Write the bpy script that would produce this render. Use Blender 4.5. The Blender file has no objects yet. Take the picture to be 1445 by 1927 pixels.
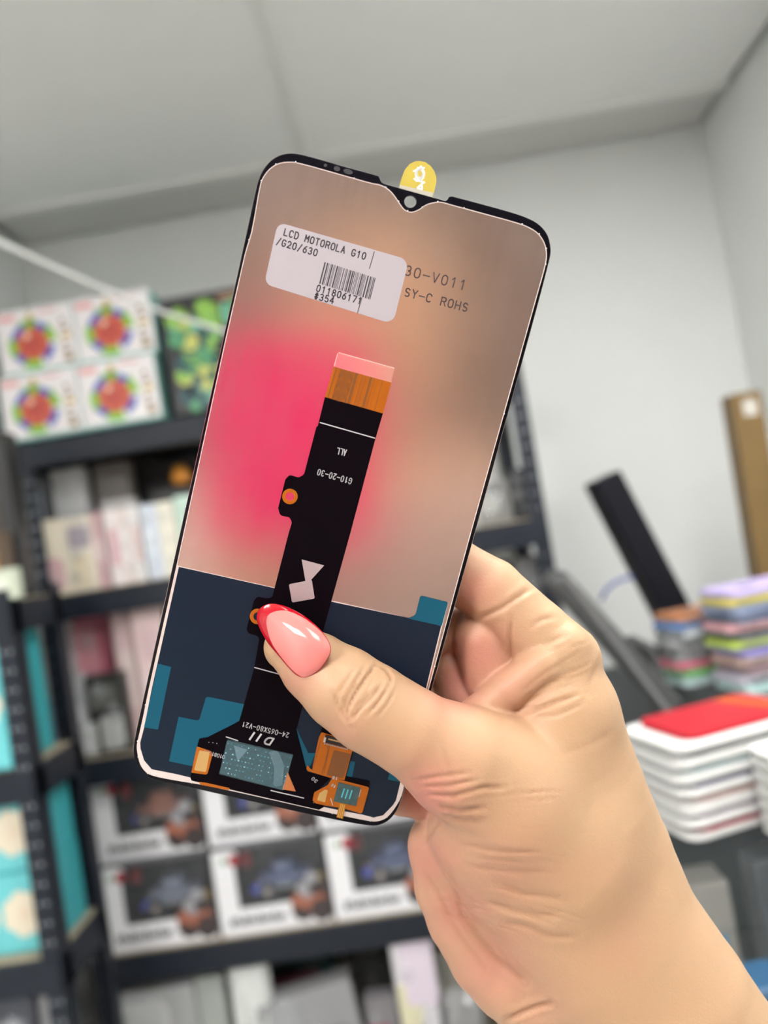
import bpy, bmesh, math, random
import numpy as np
from mathutils import Matrix, Vector

# ---------------------------------------------------------------- camera, world, exposure
SC = bpy.context.scene
COL = SC.collection
IW, IH, FPX = 1445, 1927, 1450.0
CAM = np.array([0.0, 0.0, 1.45])
_y, _p, _r = np.radians([1.7, 2.05, 9.3])
FW = np.array([-math.sin(_y) * math.cos(_p), math.cos(_y) * math.cos(_p), math.sin(_p)])
_R = np.cross(FW, [0, 0, 1]); _R /= np.linalg.norm(_R)
_U = np.cross(_R, FW)
RT = math.cos(_r) * _R - math.sin(_r) * _U
UP = math.sin(_r) * _R + math.cos(_r) * _U
CAM_M = Matrix(((RT[0], UP[0], -FW[0], CAM[0]), (RT[1], UP[1], -FW[1], CAM[1]),
                (RT[2], UP[2], -FW[2], CAM[2]), (0, 0, 0, 1)))
cd = bpy.data.cameras.new('camera'); cam = bpy.data.objects.new('camera', cd); COL.objects.link(cam)
cam.matrix_world = CAM_M
cd.sensor_fit = 'VERTICAL'; cd.sensor_height = 9.12; cd.lens = FPX / IH * 9.12
cd.clip_start = 0.01; cd.clip_end = 50
cd.dof.use_dof = True; cd.dof.focus_distance = 0.194; cd.dof.aperture_fstop = cd.lens / 3.45
SC.camera = cam
SC.view_settings.view_transform = 'Standard'; SC.view_settings.look = 'None'
SC.view_settings.gamma = 1.0; SC.view_settings.use_curve_mapping = False
SC.view_settings.exposure = 0.14
wd = bpy.data.worlds.new('world'); SC.world = wd; wd.use_nodes = True
wd.node_tree.nodes['Background'].inputs[0].default_value = (0.9, 0.95, 1.0, 1)
wd.node_tree.nodes['Background'].inputs[1].default_value = 0.05

# ceiling panel lamps, the last one added as unseen fill: x, y, size x, size y, watts
LAMPS = [(0.50, 0.62, 0.6, 0.6, 23.0), (0.34, -0.62, 0.6, 0.6, 19.0), (-1.05, -1.15, 0.6, 0.6, 54.0)]

# ---------------------------------------------------------------- helpers
def ray(u, v): return FW + (u - 722.5) / FPX * RT + (963.5 - v) / FPX * UP
def at_y(u, v, y): r = ray(u, v); return CAM + r * (y / r[1])
def at_z(u, v, z): r = ray(u, v); return CAM + r * ((z - CAM[2]) / r[2])

_mats = {}
def mat(name, col, rough=0.5, metal=0.0, spec=0.5, emit=None, trans=0.0, alpha=1.0, coat=0.0, noise=0.0, nscale=60, bump=0.0, bscale=200):
    if name in _mats: return _mats[name]
    m = bpy.data.materials.new(name); m.use_nodes = True
    nt = m.node_tree; b = nt.nodes['Principled BSDF']
    b.inputs['Base Color'].default_value = (*col, 1)
    b.inputs['Roughness'].default_value = rough
    b.inputs['Metallic'].default_value = metal
    b.inputs['Specular IOR Level'].default_value = spec
    b.inputs['Transmission Weight'].default_value = trans
    b.inputs['Alpha'].default_value = alpha
    b.inputs['Coat Weight'].default_value = coat
    if emit:
        b.inputs['Emission Color'].default_value = (*emit[:3], 1); b.inputs['Emission Strength'].default_value = emit[3]
    if noise or bump:
        tc = nt.nodes.new('ShaderNodeTexCoord')
        nz = nt.nodes.new('ShaderNodeTexNoise'); nz.inputs['Scale'].default_value = nscale; nz.inputs['Detail'].default_value = 4
        nt.links.new(tc.outputs['Object'], nz.inputs['Vector'])
        if noise:
            mx = nt.nodes.new('ShaderNodeMix'); mx.data_type = 'RGBA'
            mx.inputs[6].default_value = (*[c * (1 - noise) for c in col], 1)
            mx.inputs[7].default_value = (*[min(1, c * (1 + noise)) for c in col], 1)
            nt.links.new(nz.outputs['Fac'], mx.inputs[0]); nt.links.new(mx.outputs[2], b.inputs['Base Color'])
        if bump:
            n2 = nt.nodes.new('ShaderNodeTexNoise'); n2.inputs['Scale'].default_value = bscale; n2.inputs['Detail'].default_value = 3
            nt.links.new(tc.outputs['Object'], n2.inputs['Vector'])
            bp = nt.nodes.new('ShaderNodeBump'); bp.inputs['Strength'].default_value = bump; bp.inputs['Distance'].default_value = 0.001
            nt.links.new(n2.outputs['Fac'], bp.inputs['Height']); nt.links.new(bp.outputs['Normal'], b.inputs['Normal'])
    _mats[name] = m
    return m

def tag(o, label=None, cat=None, group=None, kind=None):
    if label: o['label'] = label
    if cat: o['category'] = cat
    if group: o['group'] = group
    if kind: o['kind'] = kind
    return o

def empty(name, loc=(0, 0, 0), rz=0.0, matrix=None, size=0.05):
    o = bpy.data.objects.new(name, None); COL.objects.link(o)
    o.empty_display_size = size
    if matrix is not None: o.matrix_world = matrix
    else: o.location = loc; o.rotation_euler = (0, 0, rz)
    return o

def link(name, me, mats, parent=None):
    o = bpy.data.objects.new(name, me); COL.objects.link(o)
    for m in (mats if isinstance(mats, (list, tuple)) else [mats]):
        me.materials.append(m)
    if parent is not None: o.parent = parent
    return o

class MB:
    """collects shapes into one mesh; every face keeps a material index"""
    def __init__(s): s.v = []; s.f = []; s.m = []; s.sm = []
    def add(s, vs, fs, mi=0, smooth=False):
        n = len(s.v); s.v += [tuple(map(float, p)) for p in vs]
        s.f += [tuple(i + n for i in f) for f in fs]; s.m += [mi] * len(fs); s.sm += [smooth] * len(fs)
        return s
    def box(s, lo, hi, mi=0, b=0.0):
        x0, y0, z0 = lo; x1, y1, z1 = hi
        if b <= 0:
            vs = [(x0, y0, z0), (x1, y0, z0), (x1, y1, z0), (x0, y1, z0), (x0, y0, z1), (x1, y0, z1), (x1, y1, z1), (x0, y1, z1)]
            return s.add(vs, [(3, 2, 1, 0), (4, 5, 6, 7), (0, 1, 5, 4), (1, 2, 6, 5), (2, 3, 7, 6), (3, 0, 4, 7)], mi)
        bm = bmesh.new(); bmesh.ops.create_cube(bm, size=1)
        for v in bm.verts:
            v.co = Vector(((x0 + x1) / 2 + v.co.x * (x1 - x0), (y0 + y1) / 2 + v.co.y * (y1 - y0), (z0 + z1) / 2 + v.co.z * (z1 - z0)))
        bmesh.ops.bevel(bm, geom=bm.edges[:], offset=b, segments=2, affect='EDGES', profile=0.5)
        return s.bm(bm, mi)
    def bm(s, bm, mi=0, smooth=False):
        bm.verts.index_update()
        s.add([v.co for v in bm.verts], [[v.index for v in f.verts] for f in bm.faces], mi, smooth); bm.free(); return s
    def prism(s, pts, z0, z1, mi=0, axis='z'):
        n = len(pts)
        def P(p, z): return (p[0], p[1], z) if axis == 'z' else ((p[0], z, p[1]) if axis == 'y' else (z, p[0], p[1]))
        vs = [P(p, z0) for p in pts] + [P(p, z1) for p in pts]
        fs = [tuple(range(n))[::-1], tuple(range(n, 2 * n))] + [(i, (i + 1) % n, n + (i + 1) % n, n + i) for i in range(n)]
        return s.add(vs, fs, mi)
    def cyl(s, a, b, ra, rb=None, n=16, mi=0, caps=True, smooth=True):
        rb = ra if rb is None else rb
        a = Vector(a); b = Vector(b); d = (b - a).normalized()
        x = d.orthogonal().normalized(); y = d.cross(x)
        vs = []
        for c, r in ((a, ra), (b, rb)):
            vs += [c + x * r * math.cos(t * 2 * math.pi / n) + y * r * math.sin(t * 2 * math.pi / n) for t in range(n)]
        fs = [(i, (i + 1) % n, n + (i + 1) % n, n + i) for i in range(n)]
        s.add(vs, fs, mi, smooth)
        if caps: s.add(vs, [tuple(range(n))[::-1], tuple(range(n, 2 * n))], mi)
        return s
    def ball(s, c, r, mi=0, seg=12, ring=8, sc=(1, 1, 1)):
        bm = bmesh.new(); bmesh.ops.create_uvsphere(bm, u_segments=seg, v_segments=ring, radius=r)
        for v in bm.verts: v.co = Vector((c[0] + v.co.x * sc[0], c[1] + v.co.y * sc[1], c[2] + v.co.z * sc[2]))
        return s.bm(bm, mi, True)
    def tube(s, pts, r, n=10, mi=0):
        pts = [Vector(p) for p in pts]; vs = []; prev = None
        for i, p in enumerate(pts):
            d = (pts[min(i + 1, len(pts) - 1)] - pts[max(i - 1, 0)]).normalized()
            x = d.orthogonal().normalized() if prev is None else (prev - d * prev.dot(d)).normalized()
            prev = x; y = d.cross(x)
            vs += [p + (x * math.cos(t * 2 * math.pi / n) + y * math.sin(t * 2 * math.pi / n)) * r for t in range(n)]
        fs = []
        for i in range(len(pts) - 1):
            fs += [(i * n + j, i * n + (j + 1) % n, (i + 1) * n + (j + 1) % n, (i + 1) * n + j) for j in range(n)]
        fs += [tuple(range(n))[::-1], tuple(range((len(pts) - 1) * n, len(pts) * n))]
        return s.add(vs, fs, mi, True)
    def build(s, name, mats, parent=None):
        me = bpy.data.meshes.new(name); me.from_pydata(s.v, [], s.f); me.update()
        me.polygons.foreach_set('material_index', s.m); me.polygons.foreach_set('use_smooth', s.sm)
        bm = bmesh.new(); bm.from_mesh(me); bmesh.ops.recalc_face_normals(bm, faces=bm.faces[:]); bm.to_mesh(me); bm.free()
        return link(name, me, mats, parent)

def rr(x0, z0, x1, z1, r, n=5):
    """rounded rectangle, counter-clockwise"""
    out = []
    for cx, cz, a in ((x1 - r, z0 + r, -90), (x1 - r, z1 - r, 0), (x0 + r, z1 - r, 90), (x0 + r, z0 + r, 180)):
        for k in range(n + 1):
            t = math.radians(a + 90 * k / n); out.append((cx + r * math.cos(t), cz + r * math.sin(t)))
    return out

def round_poly(pts, n=6):
    """points (x, y) or (x, y, r): corners with r are rounded"""
    out = []; N = len(pts)
    for i, p in enumerate(pts):
        if len(p) < 3 or p[2] <= 0: out.append((p[0], p[1])); continue
        P = np.array(p[:2], float); A = np.array(pts[i - 1][:2], float); B = np.array(pts[(i + 1) % N][:2], float)
        a = (A - P) / np.linalg.norm(A - P); b = (B - P) / np.linalg.norm(B - P)
        ang = math.acos(max(-1, min(1, float(a @ b)))); t = p[2] / math.tan(ang / 2)
        t = min(t, 0.49 * np.linalg.norm(A - P), 0.49 * np.linalg.norm(B - P)); r = t * math.tan(ang / 2)
        c = P + (a + b) / np.linalg.norm(a + b) * (r / math.sin(ang / 2))
        s0 = P + a * t - c; s1 = P + b * t - c
        t0 = math.atan2(s0[1], s0[0]); t1 = math.atan2(s1[1], s1[0])
        d = (t1 - t0 + math.pi) % (2 * math.pi) - math.pi
        for k in range(n + 1):
            th = t0 + d * k / n; out.append((c[0] + r * math.cos(th), c[1] + r * math.sin(th)))
    return out

def curve_loop(pts, n=4):
    """closed centripetal Catmull-Rom through the points"""
    P = [np.array(p[:2], float) for p in pts]; N = len(P); out = []
    for i in range(N):
        p0, p1, p2, p3 = P[i - 1], P[i], P[(i + 1) % N], P[(i + 2) % N]
        t1 = np.linalg.norm(p1 - p0) ** .5; t2 = t1 + np.linalg.norm(p2 - p1) ** .5; t3 = t2 + np.linalg.norm(p3 - p2) ** .5
        for k in range(n):
            t = t1 + (t2 - t1) * k / n
            a1 = p0 * (t1 - t) / t1 + p1 * t / t1; a2 = p1 * (t2 - t) / (t2 - t1) + p2 * (t - t1) / (t2 - t1); a3 = p2 * (t3 - t) / (t3 - t2) + p3 * (t - t2) / (t3 - t2)
            b1 = a1 * (t2 - t) / t2 + a2 * t / t2; b2 = a2 * (t3 - t) / (t3 - t1) + a3 * (t - t1) / (t3 - t1)
            out.append(tuple(b1 * (t2 - t) / (t2 - t1) + b2 * (t - t1) / (t2 - t1)))
    return out

def plate(name, loops, z0, z1, m, parent, bevel=0.0):
    """flat plate with holes: outline + hole loops in local x, y (metres)"""
    cu = bpy.data.curves.new(name, 'CURVE'); cu.dimensions = '2D'; cu.fill_mode = 'BOTH'
    cu.extrude = (z1 - z0) / 2; cu.bevel_depth = bevel; cu.bevel_resolution = 1
    if bevel: cu.extrude = max(0, (z1 - z0) / 2 - bevel); cu.offset = -bevel
    for L in loops:
        sp = cu.splines.new('POLY'); sp.points.add(len(L) - 1); sp.use_cyclic_u = True
        for q, (x, y) in zip(sp.points, L): q.co = (x, y, 0, 1)
    return curve_mesh(name, cu, Matrix.Translation((0, 0, (z0 + z1) / 2)), m, parent)

def curve_mesh(name, cu, M, m, parent):
    o = bpy.data.objects.new(name, cu); COL.objects.link(o)
    dg = bpy.context.evaluated_depsgraph_get()
    me = bpy.data.meshes.new_from_object(o.evaluated_get(dg))
    bpy.data.objects.remove(o); bpy.data.curves.remove(cu)
    me.name = name; me.transform(M); me.materials.clear()
    return link(name, me, m, parent)

# stroke lettering: every character drawn as pen lines in a unit cell
_A = lambda cx, cy, rx, ry, a, b, n=8: [(cx + rx * math.cos(math.radians(a + (b - a) * k / n)), cy + ry * math.sin(math.radians(a + (b - a) * k / n))) for k in range(n + 1)]
GLYPH = {
 'L': [[(0, 1), (0, 0), (.95, 0)]], 'C': [[(1, .8)] + _A(.5, .68, .5, .32, 40, 180, 6) + _A(.5, .32, .5, .32, 180, 320, 6)], 'D': [[(0, 0), (0, 1), (.5, 1)] + _A(.5, .5, .5, .5, 80, -80) + [(.5, 0), (0, 0)]],
 'M': [[(0, 0), (0, 1), (.5, .45), (1, 1), (1, 0)]], 'O': [_A(.5, .68, .5, .32, 0, 180) + _A(.5, .32, .5, .32, 180, 360) + [(1, .68)]], 'T': [[(0, 1), (1, 1)], [(.5, 1), (.5, 0)]],
 'R': [[(0, 0), (0, 1), (.6, 1)] + _A(.65, .75, .32, .25, 80, -80, 6) + [(.6, .5), (0, .5)], [(.55, .5), (1, 0)]], 'A': [[(0, 0), (.5, 1), (1, 0)], [(.18, .35), (.82, .35)]],
 'G': [[(.95, .82)] + _A(.5, .68, .5, .32, 40, 180, 6) + _A(.5, .32, .5, .32, 180, 360, 8) + [(1, .45), (.6, .45)]], '1': [[(.2, .78), (.55, 1), (.55, 0)]], 
 '0': [_A(.5, .66, .46, .34, 0, 180) + _A(.5, .34, .46, .34, 180, 360) + [(.96, .66)]], '2': [_A(.5, .7, .46, .3, 160, -30, 7) + [(.04, 0), (1, 0)]],
 '3': [_A(.48, .74, .42, .26, 150, -80, 7) + _A(.48, .26, .48, .26, 80, -150, 7)], '4': [[(.75, 0), (.75, 1), (0, .3), (1, .3)]], '5': [[(.9, 1), (.15, 1), (.1, .55), (.5, .62)] + _A(.5, .31, .46, .31, 60, -150, 7)],
 '6': [[(.85, 1), (.35, .75), (.06, .35)] + _A(.5, .3, .45, .3, 180, 540, 12)], '7': [[(0, 1), (1, 1), (.35, 0)]], '8': [_A(.5, .76, .38, .24, -90, 270, 12), _A(.5, .26, .47, .26, 90, 450, 12)],
 '/': [[(.05, -.08), (.95, 1.08)]], '#': [[(.3, 0), (.4, 1)], [(.65, 0), (.75, 1)], [(.05, .32), (.95, .32)], [(.1, .7), (1, .7)]], '-': [[(-.05, .46), (1.05, .46)]], 'V': [[(0, 1), (.5, 0), (1, 1)]],
 'S': [[(.92, .86)] + _A(.5, .75, .42, .25, 40, 270, 7)[1:] + _A(.5, .25, .46, .25, 90, -140, 7)], 'Y': [[(0, 1), (.5, .5), (1, 1)], [(.5, .5), (.5, 0)]], 'H': [[(0, 0), (0, 1)], [(1, 0), (1, 1)], [(0, .5), (1, .5)]],
 'X': [[(0, 0), (1, 1)], [(0, 1), (1, 0)]], 'I': [[(.5, 0), (.5, 1)]],
}
def stroke_text(name, body, A, d, L, h, m, z, parent, pen, wide=.62, shear=0.0):
    """body set from point A along unit direction d over length L, cap height h, pen width"""
    n = Vector((-d.y, d.x)); mb = MB(); N = len(body); w = L / N * wide
    for i, c in enumerate(body):
        for ln in GLYPH.get(c, []):
            P = [A + d * (L * (i + .5) / N + (x - .5) * w + shear * y * h) + n * (y * h) for x, y in ln]
            for a, b in zip(P[:-1], P[1:]):
                t = (b - a)
                if t.length < 1e-9: continue
                t = t.normalized() * pen / 2; q = Vector((-t.y, t.x)); a2 = a - t * .8; b2 = b + t * .8
                mb.add([(*(a2 - q), z), (*(b2 - q), z), (*(b2 + q), z), (*(a2 + q), z)], [(0, 1, 2, 3)])
    return tag(mb.build(name, m, parent), kind='stuff')

# ---------------------------------------------------------------- the shop room
WY, WL, WR, CZ, BY = 2.30, -1.04, 1.055, 2.515, -2.2
M_wall = mat('wall_paint', (0.78, 0.80, 0.785), 0.6, noise=.02, nscale=3, bump=.05, bscale=150)
M_ceil = mat('ceiling_board', (0.84, 0.845, 0.83), 0.5, noise=.02, nscale=2)
M_bar = mat('ceiling_bar_white', (0.78, 0.78, 0.76), 0.45)
def struct(name, mb, m): return tag(mb.build(name, m), kind='structure')
struct('floor', MB().box((-1.7, BY, -.1), (WR + .1, WY + .1, 0)), mat('floor_tile_grey', (.62, .61, .59), .35, noise=.1, nscale=4))
struct('wall_back', MB().box((WL - .02, WY, 0), (WR + .1, WY + .1, CZ + .25)), M_wall)
struct('wall_right', MB().box((WR, BY, 0), (WR + .1, WY, CZ + .25)), M_wall)
struct('wall_left', MB().prism([(-1.7, BY), (-1.6, BY), (-1.6, 1.90), (WL, 1.90), (WL, WY + .1), (-1.7, WY + .1)], 0, CZ + .25), M_wall)
struct('wall_front', MB().box((-1.7, BY - .1, 0), (WR + .1, BY, CZ + .25)), M_wall)
ceil = struct('ceiling', MB().box((-1.7, BY - .1, CZ + .24), (WR + .1, WY + .1, CZ + .30)), M_ceil)
xs = [-1.6 + .01, -.115, WR - .022]; ys = [BY, -1.55, -.35, .86, 2.075, WY - .006]
for i in range(2):
    for j in range(5):
        x0 = xs[i] + .008; x1 = xs[i + 1] - .008 if i == 0 else xs[i + 1]
        y0 = ys[j] + .008; y1 = ys[j + 1] - .008
        if i == 0 and j == 4: x0 = WL + .03
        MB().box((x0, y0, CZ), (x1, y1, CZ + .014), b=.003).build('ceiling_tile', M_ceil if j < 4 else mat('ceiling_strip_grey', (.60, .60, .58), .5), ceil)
MB().box((xs[1] - .012, BY, CZ - .008), (xs[1] + .012, 2.063, CZ), b=.002).build('ceiling_bar', M_bar, ceil)
for y in ys[1:5]:
    MB().box((-1.6 if y < 1.9 else WL, y - .014, CZ - .009), (WR - .012, y + .014, CZ + .001), b=.002).build('ceiling_bar', M_bar, ceil)

for k, (x, y, sx, sy, w) in enumerate(LAMPS):
    e = empty('ceiling_light', (x, y, CZ - .012))  # the third one is the added fill panel
    tag(e, ('square flush ceiling panel light over the counter', 'square ceiling panel light straight above the photographer', 'added unseen fill panel by the left end of the room')[k], 'lamp')
    fr = MB()
    for lo, hi in (((-sx / 2 - .02, -sy / 2 - .02), (sx / 2 + .02, -sy / 2)), ((-sx / 2 - .02, sy / 2), (sx / 2 + .02, sy / 2 + .02)), ((-sx / 2 - .02, -sy / 2), (-sx / 2, sy / 2)), ((sx / 2, -sy / 2), (sx / 2 + .02, sy / 2))):
        fr.box((*lo, -.012), (*hi, .011))
    fr.build('frame', mat('lamp_frame_white', (.8, .8, .8), .4), e)
    MB().box((-sx / 2, -sy / 2, -.004), (sx / 2, sy / 2, .004)).build('diffuser', mat('lamp_diffuser_%d' % k, (.9, .9, .9), .5, emit=(1.0, .985, .965, w)), e)

# white cable slung down from the ceiling corner
cp = [Vector(at_y(u, v, y)) for u, v, y in ((-60, 428, 1.22), (30, 470, 1.30), (110, 507, 1.40), (200, 546, 1.50), (310, 589, 1.62), (420, 622, 1.74), (560, 650, 1.80), (700, 650, 1.84), (800, 600, 1.86))]
cp = [Vector((-1.0, 1.0, 2.506)), Vector((-.85, 1.1, 2.26))] + cp + [Vector(at_y(880, 560, 2.28))]
tag(MB().tube(cp, .0048).build('cable', mat('cable_white', (.78, .79, .77), .4)), 'thin white cable sagging from the ceiling corner across the top shelf', 'cable')

# ---------------------------------------------------------------- the display module (its plane: normal, axes, distance)
PN = Vector((0.02945, -0.14852, 0.98847)).normalized()      # camera space, towards the camera
_pu = Vector((21560.7 / FPX, -5375.1 / FPX, -1)).normalized()
PU = (_pu - PN * _pu.dot(PN)).normalized(); PV = PN.cross(PU)
PDIST = 0.1915
def px_plane(u, v, z=0.0):
    """pixel of the photograph -> camera-space point on the display plane raised by z metres"""
    r = Vector(((u - 722.5) / FPX, (963.5 - v) / FPX, -1))
    return r * ((-PDIST + z) / r.dot(PN))
PO = px_plane(632, 930)
def ph(u, v, z=0.0):
    d = px_plane(u, v, z) - PO
    return (d.dot(PU), d.dot(PV))
def phs(pts, z=0.0, s=None):
    out = []
    for p in pts:
        q = ph(p[0], p[1], z)
        out.append((*q, p[2] / 7400.0) if len(p) > 2 else q)
    return round_poly(out)
PHONE_M = CAM_M @ Matrix(((PU.x, PV.x, PN.x, PO.x), (PU.y, PV.y, PN.y, PO.y), (PU.z, PV.z, PN.z, PO.z), (0, 0, 0, 1)))
phone = empty('display_module', matrix=PHONE_M)
tag(phone, 'bare phone display held upright with its mirrored metal back and black ribbon cable facing', 'phone part')

mm = 0.001
M_glass = mat('display_black_glass', (0.003, 0.003, 0.006), 0.16, spec=0.25)
M_edge = mat('display_edge_silver', (0.75, 0.74, 0.74), 0.25, metal=1.0)
M_film = mat('dark_blue_film', (0.0035, 0.0105, 0.023), 0.36, spec=0.25, bump=0.15, bscale=4000)
M_teal = mat('teal_film', (0.002, 0.070, 0.115), 0.45, spec=0.25)
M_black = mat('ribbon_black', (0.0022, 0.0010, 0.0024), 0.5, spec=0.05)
M_white = mat('print_white', (0.42, 0.42, 0.43), 0.6)
M_orange = mat('flex_orange', (0.34, 0.090, 0.004), 0.35, spec=0.3, noise=0.15, nscale=300)
M_brown = mat('flex_brown', (0.16, 0.058, 0.012), 0.4)
M_copper = mat('flex_copper_line', (0.28, 0.075, 0.006), 0.3)
M_gold = mat('gold_pad', (0.62, 0.40, 0.15), 0.4, metal=0.6)
M_silver = mat('silver_pad', (0.52, 0.50, 0.51), 0.42, metal=0.7, bump=0.1, bscale=900)
M_stick = mat('sticker_paper', (0.36, 0.333, 0.353), 0.5, noise=0.03, nscale=200)
M_ink = mat('ink_black', (0.015, 0.012, 0.018), 0.6)
M_inkp = mat('ink_brown', (0.04, 0.025, 0.028), 0.6)

m = mat('mirror_backlight_metal', (0.78, 0.675, 0.635), 0.24, metal=1.0)   # satin reflector film, faint brushing and smudges
_nt = m.node_tree; _b = _nt.nodes['Principled BSDF']
_tc = _nt.nodes.new('ShaderNodeTexCoord'); _mp = _nt.nodes.new('ShaderNodeMapping'); _mp.inputs['Scale'].default_value = (900, 25, 1)
_nz = _nt.nodes.new('ShaderNodeTexNoise'); _nz.inputs['Scale'].default_value = 1.0
_nt.links.new(_tc.outputs['Object'], _mp.inputs['Vector']); _nt.links.new(_mp.outputs['Vector'], _nz.inputs['Vector'])
_n2 = _nt.nodes.new('ShaderNodeTexNoise'); _n2.inputs['Scale'].default_value = 45; _n2.inputs['Detail'].default_value = 5
_nt.links.new(_tc.outputs['Object'], _n2.inputs['Vector'])
_ad = _nt.nodes.new('ShaderNodeMath'); _ad.operation = 'ADD'
_m1 = _nt.nodes.new('ShaderNodeMath'); _m1.operation = 'MULTIPLY'; _m1.inputs[1].default_value = 0.05
_m2 = _nt.nodes.new('ShaderNodeMath'); _m2.operation = 'MULTIPLY_ADD'; _m2.inputs[1].default_value = 0.10; _m2.inputs[2].default_value = 0.145
_nt.links.new(_nz.outputs['Fac'], _m1.inputs[0]); _nt.links.new(_n2.outputs['Fac'], _m2.inputs[0])
_nt.links.new(_m1.outputs[0], _ad.inputs[0]); _nt.links.new(_m2.outputs[0], _ad.inputs[1]); _nt.links.new(_ad.outputs[0], _b.inputs['Roughness'])
M_mirror = m
M_rim = mat('frame_rim', (0.80, 0.73, 0.70), 0.35, metal=0.55, noise=0.06, nscale=500)

# front glass with the camera hole and the earpiece notch
glass_px = [(455.2, 480), (481.5, 357.5), (485.7, 341), (492.6, 324.3), (501, 311.8), (512, 300.8), (525.8, 293), (542.4, 289), (557.6, 289.4), (576.3, 293.1), (640, 311), (708, 330), (712, 331.6), (714.5, 336), (717, 341.5), (721, 344.8), (732, 348.2), (780, 361.8),
            (828, 375.2), (838, 377.8), (841.5, 376), (845, 370.8), (850, 369.4), (860, 371.8), (943, 394.2), (976.3, 404.3), (991.5, 410.2), (1006.7, 417.8), (1017.8, 426.4), (1026, 436), (1031.6, 447), (1034.7, 459.7), (1035.8, 470.7), (1035, 480.4), (1031.6, 495.6), (1015, 560),
            (921.8, 900), (766.2, 1462), (760, 1486), (754, 1507.4), (748.5, 1520.7), (739.7, 1535), (728.6, 1545.3), (717.5, 1551), (706.4, 1553.6), (695.4, 1553.4), (640, 1544.5), (400, 1491.5), (335.2, 1476.5), (297.6, 1469), (282, 1463.5), (270, 1454), (258.8, 1440.6), (252.7, 1425), (251, 1410.7), (253.3, 1392), (273.2, 1300), (361.9, 900)]
g_out = [ph(*q) for q in curve_loop(glass_px)]
hole = [ph(772 + 11.4 * math.cos(t), 379 + 11.8 * math.sin(t)) for t in [k * 2 * math.pi / 32 for k in range(32)]]
glass = plate('cover_glass', [g_out, hole], -0.9 * mm, 0, M_glass, phone, bevel=0.08 * mm)
glass['label'] = 'black bordered cover glass with a round camera hole'
def grow(pts, k):
    cx = sum(p[0] for p in pts) / len(pts); cy = sum(p[1] for p in pts) / len(pts)
    return [(p[0] + k * np.sign(p[0] - cx) * min(1, abs(p[0] - cx) / .02), p[1] + k * np.sign(p[1] - cy) * min(1, abs(p[1] - cy) / .05)) for p in pts]
e_out = grow(g_out, .00022)
plate('glass_edge', [e_out, hole], -1.0 * mm, -0.85 * mm, M_edge, phone)
for (u, v, a, b) in ((612.3, 311, 3, 3), (634, 317.4, 6, 4.6), (655, 323, 9, 4.6)):
    q = [ph(u + a * math.cos(t) * .96 - b * math.sin(t) * .27, v + a * math.cos(t) * .27 + b * math.sin(t) * .96, 0.02 * mm) for t in [k * 2 * math.pi / 20 for k in range(20)]]
    plate('sensor_window', [q], 0, 0.03 * mm, mat('sensor_grey', (0.05, 0.05, 0.055), 0.3), phone)

# backlight unit: metal tray with the notch; polyline traced along its rim
tray_px = [(460, 480), (473, 435.6), (489.8, 342 + 4), (495, 333), (507.8, 317), (525.8, 306.5), (550.7, 304.5), (565, 307), (640, 327.7), (700, 344.4),
           (716.6, 347.8), (733, 357.5), (744, 370), (754, 385), (762, 394.5), (774, 398.6), (788.6, 393.5), (802.4, 384.5), (817.6, 380.3), (830, 379.8), (848, 384.5),
           (900, 398.6), (972.8, 418.8), (991.5, 425.5), (1008.8, 435.5), (1019, 446.5), (1026.3, 461), (1028.9, 477.6), (1028, 491.5), (1024, 509.5), (1011.6, 553.8),
           (914.5, 902), (870.5, 1061), (763.6, 1462), (756, 1496), (746, 1516), (732, 1534.5), (722, 1542), (706, 1546), (689, 1544), (649, 1536), (608, 1527), (383, 1477.5), (332, 1469),
           (286.5, 1459.5), (274.3, 1453), (264, 1439), (258.5, 1417), (257.3, 1403), (260.4, 1388), (269.7, 1346), (279, 1300), (332, 1064)]
ZT = 1.1 * mm
def shrink(pts, d):
    n = len(pts); out = []
    area = sum(pts[i][0] * pts[(i + 1) % n][1] - pts[(i + 1) % n][0] * pts[i][1] for i in range(n))
    s = 1 if area > 0 else -1
    for i in range(n):
        a = np.array(pts[i - 1]); b = np.array(pts[i]); c = np.array(pts[(i + 1) % n])
        t1 = (b - a) / np.linalg.norm(b - a); t2 = (c - b) / np.linalg.norm(c - b); t = t1 + t2; t /= np.linalg.norm(t)
        k = d / max(0.6, math.sqrt((1 + float(t1 @ t2)) / 2))
        out.append((b[0] - s * t[1] * k, b[1] + s * t[0] * k))
    return out
tray = [ph(u, v, ZT) for u, v in curve_loop(tray_px, 3)]
rim_in = shrink(tray, 0.19 * mm)
plate('backlight_rim', [tray, rim_in], 0, ZT, M_rim, phone)
mir = plate('backlight_plate', [shrink(tray, 0.17 * mm)], 0.1 * mm, ZT - 0.12 * mm, M_mirror, phone)
mir['label'] = 'satin mirror metal back plate'
for k in range(26):          # tiny crimp dimples along the rim
    random.seed(k); i = (k * 6 + 1) % len(tray); j = (i + 1) % len(tray); f = random.random()
    if k == 0: dm = MB()
    x = tray[i][0] * (1 - f) + tray[j][0] * f; y = tray[i][1] * (1 - f) + tray[j][1] * f
    dm.ball((x, y, ZT - .05 * mm), 0.2 * mm, seg=8, ring=5)
tag(dm.build('rim_dimples', M_edge, phone), kind='stuff')

ZF = ZT + 0.06 * mm
def part(name, px, z1, m, z0=None, parent=None, bevel=0.0):
    return plate(name, [phs(px, z1)], (z0 if z0 is not None else z1 - 0.08 * mm), z1, m, parent or phone, bevel)
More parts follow.
